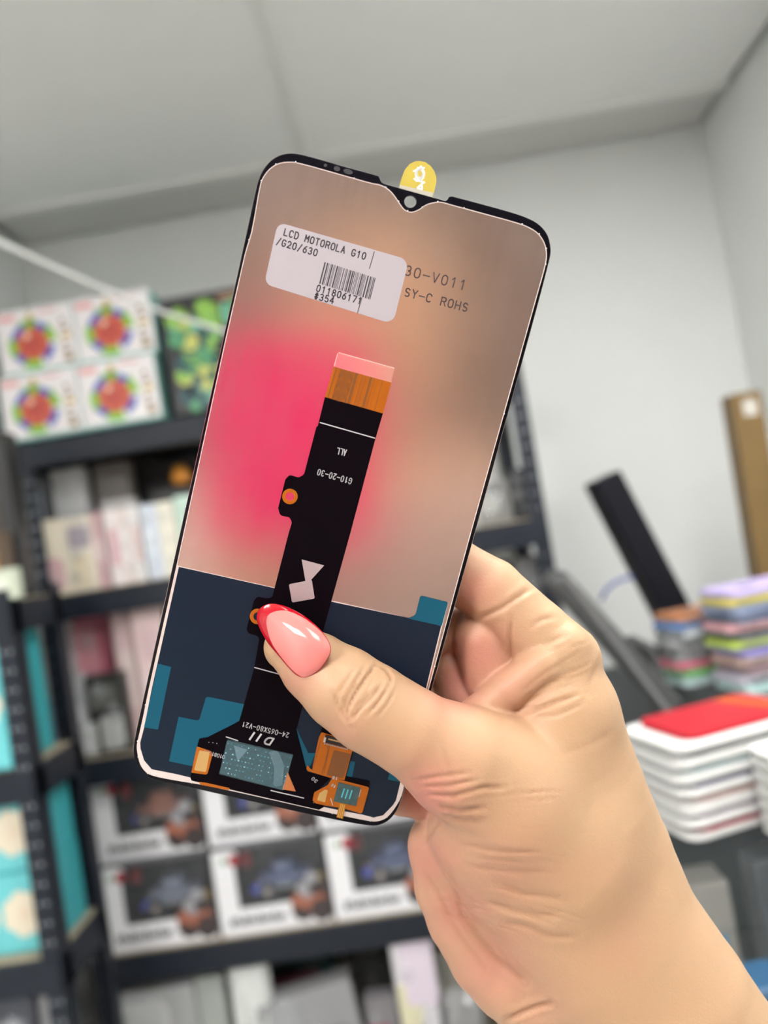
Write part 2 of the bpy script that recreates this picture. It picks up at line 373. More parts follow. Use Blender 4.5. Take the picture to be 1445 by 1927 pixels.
# lower film: dark blue with a pale metal margin round it
margin = part('film_margin', [(338.5, 1066), (333, 1064), (270.5, 1346), (261, 1389), (258.2, 1404), (259.4, 1417), (264.6, 1438.6), (275, 1452.4), (287, 1458.8), (332, 1468), (383, 1476.6),
     (608, 1526), (649, 1535), (689, 1543), (706, 1545), (722, 1541), (731.4, 1533.8), (745, 1516), (755, 1496), (762.6, 1462), (843, 1134), (830, 1177)], ZT + 0.02 * mm, M_rim)
film = part('dark_film', [(336.5, 1066.8), (514.6, 1106.5), (622, 1132), (772, 1163.6), (830, 1178), (802, 1293), (758.5, 1455), (753, 1473), (745, 1506), (738.6, 1516), (721, 1534), (703, 1538.6),
     (682, 1533), (650, 1527), (611, 1519), (596, 1515), (383, 1469), (357.4, 1463), (333, 1457), (285.4, 1447.6), (271, 1430.7), (264.3, 1408.5), (263.8, 1397.4), (271.6, 1367.5), (284.8, 1300)], ZF, M_film)
film['label'] = 'dark blue protective film over the lower third'
ZL = ZF + 0.03 * mm
TEAL = [[(297.3, 1249), (322, 1255), (297.3, 1373), (270.9, 1368.7)],
        [(388, 1310.6, 5), (462, 1326), (450, 1356), (398, 1388), (376, 1390), (363, 1441.8), (318, 1432.7), (336, 1348.8), (374.5, 1356.5, 6)],
        [(557, 1370), (562, 1380), (580, 1417), (594, 1417.5), (583, 1443), (574, 1443)],
        [(659, 1432.5), (668, 1434), (662.6, 1462.6), (650, 1460)],
        [(744, 1413), (770, 1417), (756, 1472), (729.7, 1467)],
        [(791, 1120.7, 5), (843, 1133.5, 3), (831, 1178), (768, 1164), (782, 1158, 9)]]
for p in TEAL:
    part('teal_patch', p, ZL, M_teal)

# ribbon cable
ZR = ZL + 0.10 * mm
rib = part('ribbon_cable', [(611.4, 747), (720.5, 778), (706.4, 825.4), (660, 1000), (623, 1133), (611.7, 1173), (557.5, 1372.5), (574.6, 1441, 3), (577, 1452, 2), (622, 1465, 2), (594, 1490.5, 2), (589.6, 1503, 4), (611, 1518), (600, 1524),
     (360, 1469, 4), (358, 1462.6, 3), (373, 1396, 2), (375, 1389.6, 4), (390, 1387.5, 8), (450, 1357.5), (478.5, 1256), (488, 1202.4, 8), (483, 1196, 4), (467, 1192, 8), (464, 1183, 6), (477.7, 1130, 8), (484.6, 1122.7, 6), (502, 1126, 7), (512, 1124.6, 9),
     (544, 1000), (549.4, 983, 10), (544.6, 973.6, 5), (527, 970, 8), (523.3, 956, 6), (536.8, 902, 9), (544.6, 894, 6), (562, 899, 6), (572, 893, 8), (594, 808), (595.5, 803), (597.8, 802)], ZR, M_black)
rib['label'] = 'matt black ribbon cable with two eyelet tabs'
part('ribbon_orange_end', [(628, 689.7), (736.4, 719.8), (720.5, 778.4), (611.2, 747.3)], ZR, M_orange, parent=rib)
part('stiffener', [(635.7, 664, 5), (742, 693.6, 4), (736.4, 720), (628, 690)], ZR + 0.05 * mm, mat('stiffener_satin', (0.92, 0.72, 0.66), 0.22, metal=0.9), parent=rib)
def stripe(name, a, b, w, z, m, parent):
    A = Vector(ph(*a, z)); B = Vector(ph(*b, z)); d = (B - A).normalized(); n = Vector((-d.y, d.x)) * (w / 7400.0 / 2)
    return plate(name, [[tuple(A - n), tuple(B - n), tuple(B + n), tuple(A + n)]], z - .03 * mm, z, m, parent)
M_se = mat('stiffener_highlight', (1, .88, .8), .3, metal=.8)  # pale stripes paint the highlight along two edges of the stiffener
stripe('stiffener_highlight', (637, 663.6), (742, 692.8), 1.8, ZR + .07 * mm, M_se, rib); stripe('stiffener_highlight', (635.2, 665.5), (629, 689), 1.6, ZR + .07 * mm, M_se, rib)
for k, t in enumerate((0.05, 0.085, 0.40, 0.445, 0.50, 0.53, 0.565, 0.60, 0.65, 0.68, 0.71, 0.76, 0.85, 0.95)):
    a = (628 + 108.4 * t, 690 + 30.1 * t); b = (611.4 + 109.1 * t, 747 + 31 * t)
    stripe('trace', a, b, (2, 1, 5, 2, 1, 3, 1, 1.5, 4, 1, 1, 2, 1, 1)[k], ZR + .03 * mm, (M_brown, M_copper)[k % 2], rib)
hm = MB()                        # cross-hatched shield area, fine mesh
for k in range(11):
    for sgn in (0, 1):
        t0 = 0.12 + 0.0235 * k; t1 = t0 + (0.1 if sgn == 0 else -0.1)
        for j in range(3):
            s0 = j / 3 + 0.02; s1 = s0 + 0.33
            def Q(t, s): return ph(628 - 16.6 * s + 108.6 * t, 690 + 57 * s + 30.5 * t, ZR)
            a, b = Q(min(max(t0, .12), .36), s0), Q(min(max(t1, .12), .36), s1)
            d = Vector((b[0] - a[0], b[1] - a[1])).normalized() * 0.00006
            hm.add([(a[0] - d.y, a[1] + d.x, ZR + .02 * mm), (a[0] + d.y, a[1] - d.x, ZR + .02 * mm), (b[0] + d.y, b[1] - d.x, ZR + .02 * mm), (b[0] - d.y, b[1] + d.x, ZR + .02 * mm)], [(0, 1, 2, 3)])
tag(hm.build('shield_mesh', M_brown, rib), kind='stuff')
def disc(u, v, r, n=28, z=0.0): return [ph(u + r * math.cos(t * 2 * math.pi / n), v + r * math.sin(t * 2 * math.pi / n), z) for t in range(n)]
for (u, v) in ((545.5, 934.3), (484.6, 1160)):
    plate('eyelet', [disc(u, v, 14.6, z=ZR), disc(u, v, 7.8, z=ZR)], ZR - .02 * mm, ZR + .06 * mm, M_orange, rib)
    plate('eyelet_hole', [disc(u, v, 8, z=ZR)], ZR - .02 * mm, ZR + .02 * mm, M_mirror if v < 1000 else M_film, rib)
for a, b in (((601.7, 795), (705.8, 824.6)), ((478.5, 1256), (556, 1277)), ((425, 1386.5), (448, 1394)), ((509, 1487.5), (572, 1502))):
    stripe('white_line', a, b, 2.0, ZR + .02 * mm, M_white, rib)
part('silver_patch', [(567.6, 1052.8), (610, 1064), (585, 1091.6), (586.7, 1091.7, 2), (592.2, 1126.3, 3), (549.5, 1134, 3), (543.4, 1099.5, 3), (574.6, 1093.4)], ZR + .03 * mm, M_silver, parent=rib)

def print_text(name, body, a, b, hpx, m, z, parent, pen=1.7, wide=.62, shear=0.0):
    """body printed from pixel a to pixel b along its baseline, hpx tall"""
    A = Vector(ph(*a, z)); B = Vector(ph(*b, z)); d = (B - A); L = d.length; d.normalize()
    return stroke_text(name, body, A, d, L, hpx / 7400.0, m, z, parent, pen / 7400.0, wide, shear)
ZP = ZR + .03 * mm
print_text('print', 'ALL', (653.5, 847), (634, 842.5), 11, M_white, ZP, rib)
print_text('print', 'G10-20-30', (664, 901), (598, 882.5), 10.5, M_white, ZP, rib)
print_text('print', '24-065X80-V21', (545.5, 1380), (456, 1358), 9.5, M_white, ZP, rib, pen=1.4)
print_text('print', 'D', (518.5, 1391), (500, 1386.6), 14, M_white, ZP, rib, pen=3.4, shear=.35)
print_text('print', 'II', (497.5, 1383.5), (472, 1377.5), 15, M_white, ZP, rib, pen=3.6, shear=.35)

# driver chip under clear tape
part('gold_ring_pad', [(370.4, 1404.6, 2), (401, 1415, 9), (390, 1458, 5), (360, 1454)], ZR + .03 * mm, M_orange, parent=rib)
part('gold_pad', [(375, 1412, 3), (394.5, 1416, 3), (387.5, 1453, 3), (365, 1449.5, 3)], ZR + .06 * mm, M_gold, parent=rib)
part('chip_board', [(427, 1394), (550.8, 1421.5), (533, 1487), (413, 1455)], ZR + .03 * mm, mat('chip_teal', (0.020, 0.044, 0.054), 0.4, spec=.2, noise=0.5, nscale=900), parent=rib)
part('orange_corner', [(541, 1453), (556.5, 1489.5), (531, 1485.5)], ZR + .05 * mm, mat('flex_rust', (.38, .12, .03), .4), parent=rib)
part('resist_patch', [(440, 1403), (466, 1411), (447, 1433)], ZR + .06 * mm, mat('resist_grey', (.10, .15, .18), .4), parent=rib)
random.seed(5)
cm = MB(); cm2 = MB()
for j in range(7):
    for i in range(19):
        if random.random() < 0.33: continue
        t = (i + .5) / 19; s = (j + .5) / 7
        u = 427 + 123 * t - 15 * s; v = 1394 + 27.5 * t + 62 * s
        x, y = ph(u, v, ZR); k = random.choice((.10, .16, .13)) * mm
        (cm if random.random() < .35 else cm2).box((x - k, y - k, ZR), (x + k * random.choice((1, 1.6)), y + k, ZR + .08 * mm))
tag(cm.build('solder_dots', mat('solder_bright', (.55, .85, .85), .25, metal=.5), rib), kind='stuff')
tag(cm2.build('component_dots', mat('component_teal', (.03, .16, .22), .4), rib), kind='stuff')
tm = part('clear_tape', [(428, 1391, 2), (551.5, 1420, 2), (534, 1488, 2), (412, 1457, 2)], ZR + .14 * mm, mat('clear_tape', (0.20, 0.36, 0.40), 0.10, spec=.3, alpha=0.09), z0=ZR + .10 * mm, parent=rib)
part('tape_fold', [(505, 1413, 6), (523, 1413, 8), (535, 1440, 8), (531, 1478, 6), (514, 1482, 6), (516, 1444, 10)], ZR + .20 * mm, mat('tape_fold', (.14, .24, .28), .25, spec=.3, alpha=.42), z0=ZR + .15 * mm, parent=rib)
rm = MB()
random.seed(9)
for (u0, v0, u1, v1, n) in ((393, 1397, 408, 1402, 3), (590, 1508, 604, 1512, 5)):
    for i in range(n):
        t = i / (n - 1); x, y = ph(u0 + (u1 - u0) * t, v0 + (v1 - v0) * t + random.uniform(-3, 3), ZR)
        a = random.uniform(.12, .2) * mm
        rm.box((x - a, y - .03 * mm, ZR), (x + a, y + .03 * mm, ZR + .03 * mm)); rm.box((x - .03 * mm, y - a, ZR), (x + .03 * mm, y + a, ZR + .03 * mm))
print_text('print', '01081088', (424, 1422), (384, 1411.5), 7, M_white, ZP, rib, pen=1.2, wide=.75)
tag(rm.build('component_marks', M_white, rib), kind='stuff')
part('bottom_flex_strip', [(373, 1471, 4), (387, 1473), (432, 1483), (430, 1487), (378, 1477)], ZR + .02 * mm, M_orange, parent=rib)

# second flex: connector, shield mesh, gold pad, green chip
fx = part('connector_flex', [(604.8, 1378, 2), (667, 1397), (648, 1468), (634, 1466), (695, 1481.5, 4), (681, 1532, 5), (650, 1522), (613, 1516), (593, 1511.5, 5), (588, 1506, 4), (591.5, 1491, 6), (616.4, 1478), (624.7, 1464.6), (579, 1451, 3), (576.5, 1446, 3), (579, 1439.7), (583, 1446), (587, 1449), (599.8, 1388)], ZR + .16 * mm, M_orange, z0=ZR + .05 * mm)
fx['label'] = 'orange connector flex'
part('flex_shadow', [(607, 1364.6, 3), (622, 1367), (652, 1389), (603, 1379)], ZR + .08 * mm, M_black, parent=fx)  # black pieces paint the shadow the raised flex casts on the film
part('flex_shadow', [(651, 1461), (696, 1470, 3), (694.6, 1483), (648, 1470)], ZR + .08 * mm, M_black, parent=fx)
part('shield_area', [(628, 1411.4, 2), (661, 1419, 2), (646, 1464.6), (614.8, 1458.8)], ZR + .18 * mm, M_brown, parent=fx)
sm_ = MB()
for j in range(11):
    for i in range(8):
        t = (i + .5 + .5 * (j % 2)) / 8.5; s = (j + .5) / 11
        u = 628 + 33 * t - 14 * s; v = 1411.5 + 7 * t + 47 * s; x, y = ph(u, v, ZR)
        sm_.box((x - .1 * mm, y - .04 * mm, ZR + .18 * mm), (x + .1 * mm, y + .04 * mm, ZR + .2 * mm))
tag(sm_.build('shield_dots', mat('shield_dot', (.075, .028, .01), .4), fx), kind='stuff')
for a, b in (((612, 1391), (618, 1411)), ((618, 1411), (605, 1457)), ((622, 1394), (609, 1458)), ((603, 1393), (588, 1450))):
    stripe('trace', a, b, 1.2, ZR + .19 * mm, M_brown, fx)
part('connector', [(612, 1384, 2), (658, 1395.5, 2), (655, 1407.5, 2), (609.5, 1396, 2)], ZR + .75 * mm, mat('connector_black', (.012, .010, .010), .35), z0=ZR + .15 * mm, parent=fx)
part('connector_bar', [(618, 1389.5), (652, 1398), (651.4, 1400.6), (617.4, 1392)], ZR + .85 * mm, mat('connector_gold', (.55, .38, .2), .35, metal=.8), parent=fx)
pm = MB()
for i in range(17):
    t = (i + .5) / 17
    for (u0, v0, u1, v1) in ((612.5, 1383, 657, 1394), (609.8, 1397.6, 655, 1409)):
        x, y = ph(u0 + (u1 - u0) * t, v0 + (v1 - v0) * t, ZR)
        pm.box((x - .09 * mm, y - .16 * mm, ZR + .15 * mm), (x + .09 * mm, y + .16 * mm, ZR + .5 * mm))
tag(pm.build('connector_pins', M_silver, fx), kind='stuff')
for (u, v) in ((611.5, 1390), (656, 1401.5)):
    x, y = ph(u, v, ZR); MB().box((x - .25 * mm, y - .7 * mm, ZR + .15 * mm), (x + .25 * mm, y + .7 * mm, ZR + .8 * mm), b=.08 * mm).build('connector_anchor', M_silver, fx)
part('gold_pad', [(596.5, 1506, 2), (600.6, 1493, 3), (611.4, 1486, 2), (617, 1487, 2), (611.4, 1510, 2)], ZR + .2 * mm, M_gold, parent=fx)
part('green_chip', [(637, 1472), (678, 1482.5), (670, 1517), (627.4, 1508)], ZR + .3 * mm, mat('chip_green', (.045, .085, .085), .2, noise=.4, nscale=700), parent=fx)
for (u, v) in ((645.5, 1491), (652.6, 1493), (660, 1494)):
    stripe('cyan_streak', (u + 2.5, v - 7), (u - 3, v + 10), 2.6, ZR + .33 * mm, mat('streak_cyan', (.06, .38, .46), .3), fx)
part('flex_tail', [(639.5, 1511), (651, 1514), (645, 1541), (633, 1538)], ZR + .22 * mm, mat('tail_gold', (.50, .22, .02), .25, metal=.3), parent=fx)
for k in range(3): stripe('tail_trace', (642.3 + 3 * k, 1513 + k), (636 + 3 * k, 1538 + k), 1.1, ZR + .25 * mm, M_gold, fx)
for a, b in (((622, 1502), (626, 1516)), ((679, 1486), (675, 1500))): stripe('white_line', a, b, 1.3, ZR + .2 * mm, M_white, fx)
print_text('print', '30', (599, 1470), (588.5, 1461.5), 6, M_white, ZR + .2 * mm, fx)
print_text('print', '15', (636.5, 1463.5), (626, 1460.5), 5, M_white, ZR + .2 * mm, fx)
print_text('print', '16', (633, 1479), (625, 1474.5), 5, M_white, ZR + .2 * mm, fx)

# printed marking on the metal, and the paper sticker over its start
ZM = ZT - .12 * mm + .01 * mm
print_text('print', '30-V011', (757.5, 516), (877, 547), 16.5, M_inkp, ZM, phone, pen=2.1)
print_text('print', 'SY-C ROHS', (758, 556), (880, 587), 14, M_inkp, ZM, phone, pen=2.1)
ZS = ZT + .05 * mm
st = part('sticker', [(523, 418, 14), (769.5, 489, 17), (739.5, 610, 17), (497, 534, 14)], ZS, M_stick, z0=ZT - .1 * mm)
st['label'] = 'white paper stock sticker with text and barcode'
ZI = ZS + .012 * mm
print_text('print', 'LCD MOTOROLA G10', (532, 442), (688, 489), 11.2, M_ink, ZI, st, pen=2.0)
print_text('print', '/G20/630', (518, 459), (597, 482.5), 11, M_ink, ZI, st, pen=2.0)
print_text('print', '011806171', (593, 547), (680, 573), 11, M_ink, ZI, st, pen=2.0)
print_text('print', '#354', (589, 561.5), (628, 572), 11, M_ink, ZI, st, pen=2.0)
random.seed(11); bars = MB(); t = 0.0
while t < 1.0:
    w = random.choice((.010, .010, .016, .024)); w2 = min(w, 1 - t)
    q = []
    for tt, ss in ((t, 0), (t + w2, 0), (t + w2, 1), (t, 1)):
        u = 610.8 + 97.2 * tt - 10.4 * ss; v = 493 + 30.5 * tt + 40.6 * ss
        q.append((*ph(u, v, ZI), ZI))
    bars.add(q, [(0, 1, 2, 3)]); t += w + random.choice((.010, .012, .018, .026))
tag(bars.build('barcode', M_ink, st), kind='stuff')
stripe('cut_line', (704.4, 472.9), (695, 506), 1.3, ZI + .02 * mm, M_ink, st)
stripe('cut_line', (681, 560), (672.5, 589), 1.3, ZI + .02 * mm, M_ink, st)

# yellow pull tab standing out of the earpiece notch
tab = [(752, 348), (756.5, 333), (762, 319), (771, 308.5), (781, 303.6), (789, 302.8), (800, 305), (810, 312), (817, 322), (821, 333), (821, 343), (815.5, 366), (813, 374), (750, 356)]
tb = part('pull_tab', tab, -0.2 * mm, mat('pull_tab_yellow', (0.46, 0.37, 0.06), 0.4, noise=.1, nscale=400), z0=-.32 * mm)
tb['label'] = 'translucent yellow pull tab with a white emblem'
part('tab_fold', [(752, 347.8), (815.6, 363), (813, 372), (750, 356)], -.17 * mm, mat('tab_fold_grey', (.42, .40, .33), .4), parent=tb)
em = MB()
zt = -.18 * mm
def tube_px(pts, w):
    for a, b in zip(pts[:-1], pts[1:]):
        A = Vector(ph(*a, zt)); B = Vector(ph(*b, zt)); d = (B - A).normalized() * (w / 7400 / 2); n = Vector((-d.y, d.x))
        A -= d * .6; B += d * .6
        em.add([(*(A - n), zt), (*(B - n), zt), (*(B + n), zt), (*(A + n), zt)], [(0, 1, 2, 3)])
tube_px([(790 + 7 * math.cos(t), 326.5 + 9 * math.sin(t)) for t in [k * 2 * math.pi / 14 for k in range(15)]], 5)
tube_px([(796, 334), (791, 340), (784, 340), (780, 336)], 4); tube_px([(791, 339), (795, 345), (798, 343)], 4)
tube_px([(794, 346), (786, 353), (786, 355), (794, 356), (794, 350)], 3.4)
for (u, v) in ((787, 316), (792, 313.5), (797, 316), (783, 320), (779, 322)): tube_px([(u - 1.2, v), (u + 1.2, v)], 3)
em.build('tab_emblem', mat('emblem_white', (.80, .82, .78), .4), tb)

# ---------------------------------------------------------------- the hand: one continuous skin from a blended distance field
# every node: (column, row, height in mm above the display plane, radius in mm); kept in camera axes, millimetres
def hp(u, v, h):
    p = px_plane(u, v) * 1000.0
    s = 1.0 - h / (-p.z)
    return np.array([p.x * s, p.y * s, p.z * s])
CH = {
 'body': (5.0, [
   [(540, 1218, 4.9, 5.8), (592, 1254, 7.0, 8.6), (645, 1294, 10.0, 10.2), (696, 1331, 12, 10.8), (775, 1378, 13, 10.8), (860, 1432, 11, 12.9), (960, 1500, 5, 18), (1050, 1590, 2, 21)],
   [(865, 1432, 11, 12.6), (1000, 1440, 2, 13.6), (1062, 1345, -3, 13)],
   [(1050, 1256, -6, 11.0), (1062, 1335, -5, 13.6), (1103, 1480, -4, 15.4), (1140, 1604, -3, 17.5), (1181, 1739, 1, 19.6), (1262, 1873, 6, 21), (1323, 1977, 9, 22), (1408, 2104, 12, 23), (1510, 2250, 16, 24)],
   [(916, 1556, 3, 15), (970, 1634, 3, 16), (1036, 1712, 3, 17), (1110, 1800, 4, 18.5), (1200, 1900, 7, 21), (1290, 2010, 10, 22), (1400, 2140, 13, 22)],
   [(1040, 1440, -2, 15.5), (1065, 1530, -1, 18.5), (1080, 1650, 0, 20.5), (1130, 1770, 2, 20.5)],
   [(960, 1500, 5, 18), (935, 1560, 3, 15.5)],
 ]),
 'heel': (3.0, [
   [(836, 1592, -8.5, 9.6), (851, 1665, -7, 10.6), (880, 1718, -6, 11.8), (928, 1784, -4, 13.2), (966, 1812, -2.5, 14.6), (1026, 1850, -1, 16.6), (1120, 1930, 2, 18), (1260, 2060, 8, 20), (1390, 2190, 12, 21)],
   [(836, 1592, -10, 9.6), (900, 1480, -17, 10), (960, 1380, -18, 10), (1010, 1300, -15, 9)],
   [(930, 1700, -7, 12), (1000, 1600, -8, 13), (1000, 1450, -12, 12)],
 ]),
 'index': (2.5, [[(1058, 1243, -6, 10.4), (1004, 1192, -8, 9.6), (922, 1112, -11.5, 8.9), (853, 1071, -13, 8.4), (740, 1088, -11, 7.6), (655, 1118, -9, 6.6)]]),
 'lobe': (1.5, [[(908, 1202, -11.2, 8.2), (926, 1273, -9.6, 8.2)], [(990, 1186, -8.6, 6.2), (984, 1240, -8.5, 6.2)], [(1020, 1205, -8, 7), (1070, 1280, -6, 9)]]),
 'inner': (1.5, [[(846, 1258, -15.5, 5.4), (866, 1302, -13.5, 6.4), (900, 1345, -11, 7)]]),
 'ridge': (2.0, [[(893, 1350, .3, 5.0), (958, 1298, .8, 5.1), (1022, 1250, .6, 5.4), (1064, 1218, -2.4, 6.4)]]),
 'middle': (2.0, [[(965, 1185, -17, 9), (856, 1186, -21, 8.2), (750, 1192, -15, 7.6), (690, 1202, -9.5, 7), (640, 1212, -9, 6)]]),
 'ring': (2.0, [[(940, 1335, -20, 8.5), (850, 1318, -23, 7.8), (750, 1322, -15, 7.4), (690, 1330, -9.4, 7), (635, 1338, -9, 6)]]),
 'pinky': (1.5, [[(878, 1560, -17, 8), (800, 1490, -13, 7.6), (758, 1485, -11, 7.0), (700, 1478, -9, 6.2), (650, 1470, -8, 5.2)]]),
}
JOIN = [('body', 0), ('heel', 5.5), ('lobe', 1.1), ('inner', .8), ('index', 1.0), ('ridge', 1.4), ('middle', 1.2), ('ring', 1.2), ('pinky', 0.8)]
BIG = 40.0
def smin(a, b, k):
    h = np.clip(k - np.abs(a - b), 0, None) / k
    return np.minimum(a, b) - h * h * k * 0.25
def cone_d(P, a, b, ra, rb):
    ba = b - a; pa = P - a
    t = np.clip((pa @ ba) / float(ba @ ba), 0, 1)
    return np.sqrt(((pa - t[..., None] * ba) ** 2).sum(-1)) - (ra + (rb - ra) * t)
SEG = {g: (k, [(q, [(hp(*c[i][:3]), hp(*c[i + 1][:3]), c[i][3], c[i + 1][3]) for i in range(len(c) - 1)]) for q, c in enumerate(cs)]) for g, (k, cs) in CH.items()}
def sdf_points(P):
    out = None
    for g, kj in JOIN:
        k, segs = SEG[g]; d = np.full(len(P), BIG, np.float32)
        for ci, cs in segs:
            e = np.full(len(P), BIG, np.float32)
            for s in cs: e = smin(e, cone_d(P, *s), .7)
            d = smin(d, e, k)
        out = d if out is None else smin(out, d, kj)
    return out
def sdf_grid(org, n, h):
    out = None
    for g, kj in JOIN:
        k, segs = SEG[g]; D = np.full(n, BIG, np.float32)
        for ci, cs in segs:
            lo = np.min([np.minimum(a - ra, b - rb) for a, b, ra, rb in cs], 0) - 8; hi = np.max([np.maximum(a + ra, b + rb) for a, b, ra, rb in cs], 0) + 8
            i0 = np.clip(np.floor((lo - org) / h).astype(int), 0, n); i1 = np.clip(np.ceil((hi - org) / h).astype(int) + 1, 0, n)
            if np.any(i1 <= i0): continue
            E = np.full(i1 - i0, BIG, np.float32)
            for a, b, ra, rb in cs:
                lo = np.minimum(a - ra, b - rb) - 8; hi = np.maximum(a + ra, b + rb) + 8
                j0 = np.clip(np.floor((lo - org) / h).astype(int), i0, i1); j1 = np.clip(np.ceil((hi - org) / h).astype(int) + 1, i0, i1)
                if np.any(j1 <= j0): continue
                ax = [(org[q] + h * np.arange(j0[q], j1[q])).astype(np.float32) for q in range(3)]
                P = np.stack(np.meshgrid(*ax, indexing='ij'), -1)
                sl = tuple(slice(j0[q] - i0[q], j1[q] - i0[q]) for q in range(3))
                E[sl] = smin(E[sl], cone_d(P, a.astype(np.float32), b.astype(np.float32), ra, rb), .7)
            sl = tuple(slice(i0[q], i1[q]) for q in range(3))
            D[sl] = smin(D[sl], E, k)
        out = D if out is None else smin(out, D, kj)
    return out
def surface_nets(F, org, h):
    ins = F < 0; n = np.array(F.shape)
    c = [(i, j, k) for i in (0, 1) for j in (0, 1) for k in (0, 1)]
    S = sum(ins[i:n[0] - 1 + i, j:n[1] - 1 + j, k:n[2] - 1 + k].astype(np.int8) for i, j, k in c)
    act = np.argwhere((S > 0) & (S < 8))
    ids = -np.ones(n - 1, np.int64); ids[tuple(act.T)] = np.arange(len(act))
    val = {q: F[act[:, 0] + q[0], act[:, 1] + q[1], act[:, 2] + q[2]] for q in c}
    pos = np.zeros((len(act), 3)); cnt = np.zeros(len(act))
    for a in c:
        for ax in range(3):
            if a[ax]: continue
            b = tuple(1 if q == ax else a[q] for q in range(3))
            x = (val[a] < 0) != (val[b] < 0)
            t = np.where(x, val[a] / np.where(x, val[a] - val[b], 1), 0)
            p = np.repeat(np.array(a, float)[None], len(act), 0); p[:, ax] += t
            pos += np.where(x[:, None], p, 0); cnt += x
    V = org + h * (act + pos / cnt[:, None])
    Q = []
    for ax in range(3):
        u, v = (ax + 1) % 3, (ax + 2) % 3
        sl0 = [slice(None)] * 3; sl1 = [slice(None)] * 3; sl0[ax] = slice(0, -1); sl1[ax] = slice(1, None)
        A, B = ins[tuple(sl0)], ins[tuple(sl1)]
        e = np.argwhere(A != B)
        e = e[(e[:, u] > 0) & (e[:, v] > 0) & (e[:, u] < n[u] - 1) & (e[:, v] < n[v] - 1)]
        fl = A[tuple(e.T)]
        def cell(du, dv):
            q = e.copy(); q[:, u] -= du; q[:, v] -= dv; return ids[tuple(q.T)]
        q = np.stack([cell(1, 1), cell(0, 1), cell(0, 0), cell(1, 0)], 1)
        q[~fl] = q[~fl][:, ::-1]; Q.append(q)
    return V, np.concatenate(Q)
HS = 0.6
_lo = np.array([-34.0, -196.0, -262.0]); _hi = np.array([128.0, 0.0, -168.0])
_n = np.ceil((_hi - _lo) / HS).astype(int)
HV, HQ = surface_nets(sdf_grid(_lo, _n, HS), _lo, HS)
def sgrad(P, e=0.25):
    return np.stack([(sdf_points(P + np.eye(3)[q] * e) - sdf_points(P - np.eye(3)[q] * e)) / (2 * e) for q in range(3)], 1)
for _ in range(2):
    d = sdf_points(HV); G = sgrad(HV); G /= np.maximum(np.linalg.norm(G, axis=1), .2)[:, None] 
    HV = HV - G * np.clip(d, -.6, .6)[:, None]
HN = sgrad(HV); HN /= np.maximum(np.linalg.norm(HN, axis=1), 1e-6)[:, None]
# creases, wrinkles and folds pressed into the skin: (points, depth mm, width px)
CREASE = [
 ([(686, 1257), (669, 1284), (650, 1319), (644, 1342)], .42, 3.4), ([(706, 1252), (684, 1280), (668, 1304), (654, 1334), (655, 1352)], .50, 3.6),
 ([(718, 1287), (697, 1314), (676, 1335), (662, 1354)], .45, 3.4), ([(731, 1291), (714, 1318), (693, 1344)], .34, 3.2), ([(708, 1250), (727, 1260), (736, 1276), (731, 1291)], .30, 3.2),
 ([(627, 1300), (636, 1324), (650, 1352), (664, 1372)], .25, 3.4), ([(700, 1296), (684, 1318), (668, 1330)], .35, 3.0), ([(742, 1300), (728, 1326), (706, 1352)], .2, 3),
 ([(664, 1262), (650, 1284), (632, 1310)], .16, 3), ([(690, 1270), (676, 1294), (658, 1326)], .28, 3),
 ([(781, 1468), (827, 1461), (881, 1454)], .22, 4), ([(803, 1494), (854, 1498), (908, 1482), (948, 1481)], .30, 4.5), ([(818, 1513), (865, 1527), (908, 1521)], .26, 4.5),
 ([(832, 1534), (870, 1543), (908, 1548)], .2, 5), ([(790, 1480), (842, 1480), (895, 1468)], .22, 4), ([(830, 1400), (842, 1440), (850, 1470)], .1, 5),
 ([(914, 1695), (961, 1711), (1010, 1722), (1048, 1721)], .17, 6), ([(941, 1735), (988, 1742), (1034, 1762), (1081, 1762)], .17, 6), ([(934, 1660), (990, 1682), (1060, 1690)], .16, 7),
 ([(955, 1918), (985, 1904), (1010, 1894), (1036, 1888)], .5, 5), ([(994, 1337), (1020, 1330), (1044, 1321), (1082, 1309)], .38, 4), ([(1000, 1352), (1050, 1345), (1100, 1322)], .16, 4),
 ([(980, 1300), (1030, 1262), (1090, 1228)], .14, 3.5), ([(1010, 1300), (1060, 1272), (1112, 1250)], .1, 4), ([(1027, 1214), (1045, 1203), (1062, 1196)], .2, 4), ([(1000, 1178), (1020, 1165), (1046, 1160)], .2, 4.5),
 ([(962, 1162), (958, 1200), (963, 1250)], .3, 4), ([(900, 1165), (940, 1146), (985, 1116), (1000, 1106)], .32, 5),
 ([(800, 1640), (830, 1690), (868, 1760), (920, 1830)], .15, 6), ([(798, 1590), (816, 1560), (838, 1540)], .4, 4), ([(846, 1640), (870, 1720), (930, 1800), (990, 1850)], .25, 7),
 ([(1130, 1240), (1115, 1268), (1105, 1300)], .12, 5), ([(1050, 1420), (1110, 1400), (1150, 1380)], .08, 6), ([(870, 1590), (930, 1600), (1010, 1604)], .12, 5), ([(880, 1630), (950, 1640), (1030, 1640)], .1, 5),
]
random.seed(77)
for k in range(26):       # fine lines fanning over the thenar, palm heel and web
    u0 = random.uniform(800, 1010); v0 = 1500 + random.uniform(-30, 230); L = random.uniform(50, 120); sl = -.06 + (v0 - 1500) * .0016
    CREASE.append(([(u0, v0), (u0 + L * .5, v0 + sl * L * .5 + random.uniform(-4, 4)), (u0 + L, v0 + sl * L)], random.uniform(.05, .11), 2.6))
for k in range(12):
    u0 = random.uniform(985, 1090); v0 = random.uniform(1215, 1330); L = random.uniform(30, 70)
    CREASE.append(([(u0, v0), (u0 + L * .5, v0 - L * .18), (u0 + L, v0 - L * .42)], random.uniform(.05, .11), 2.6))
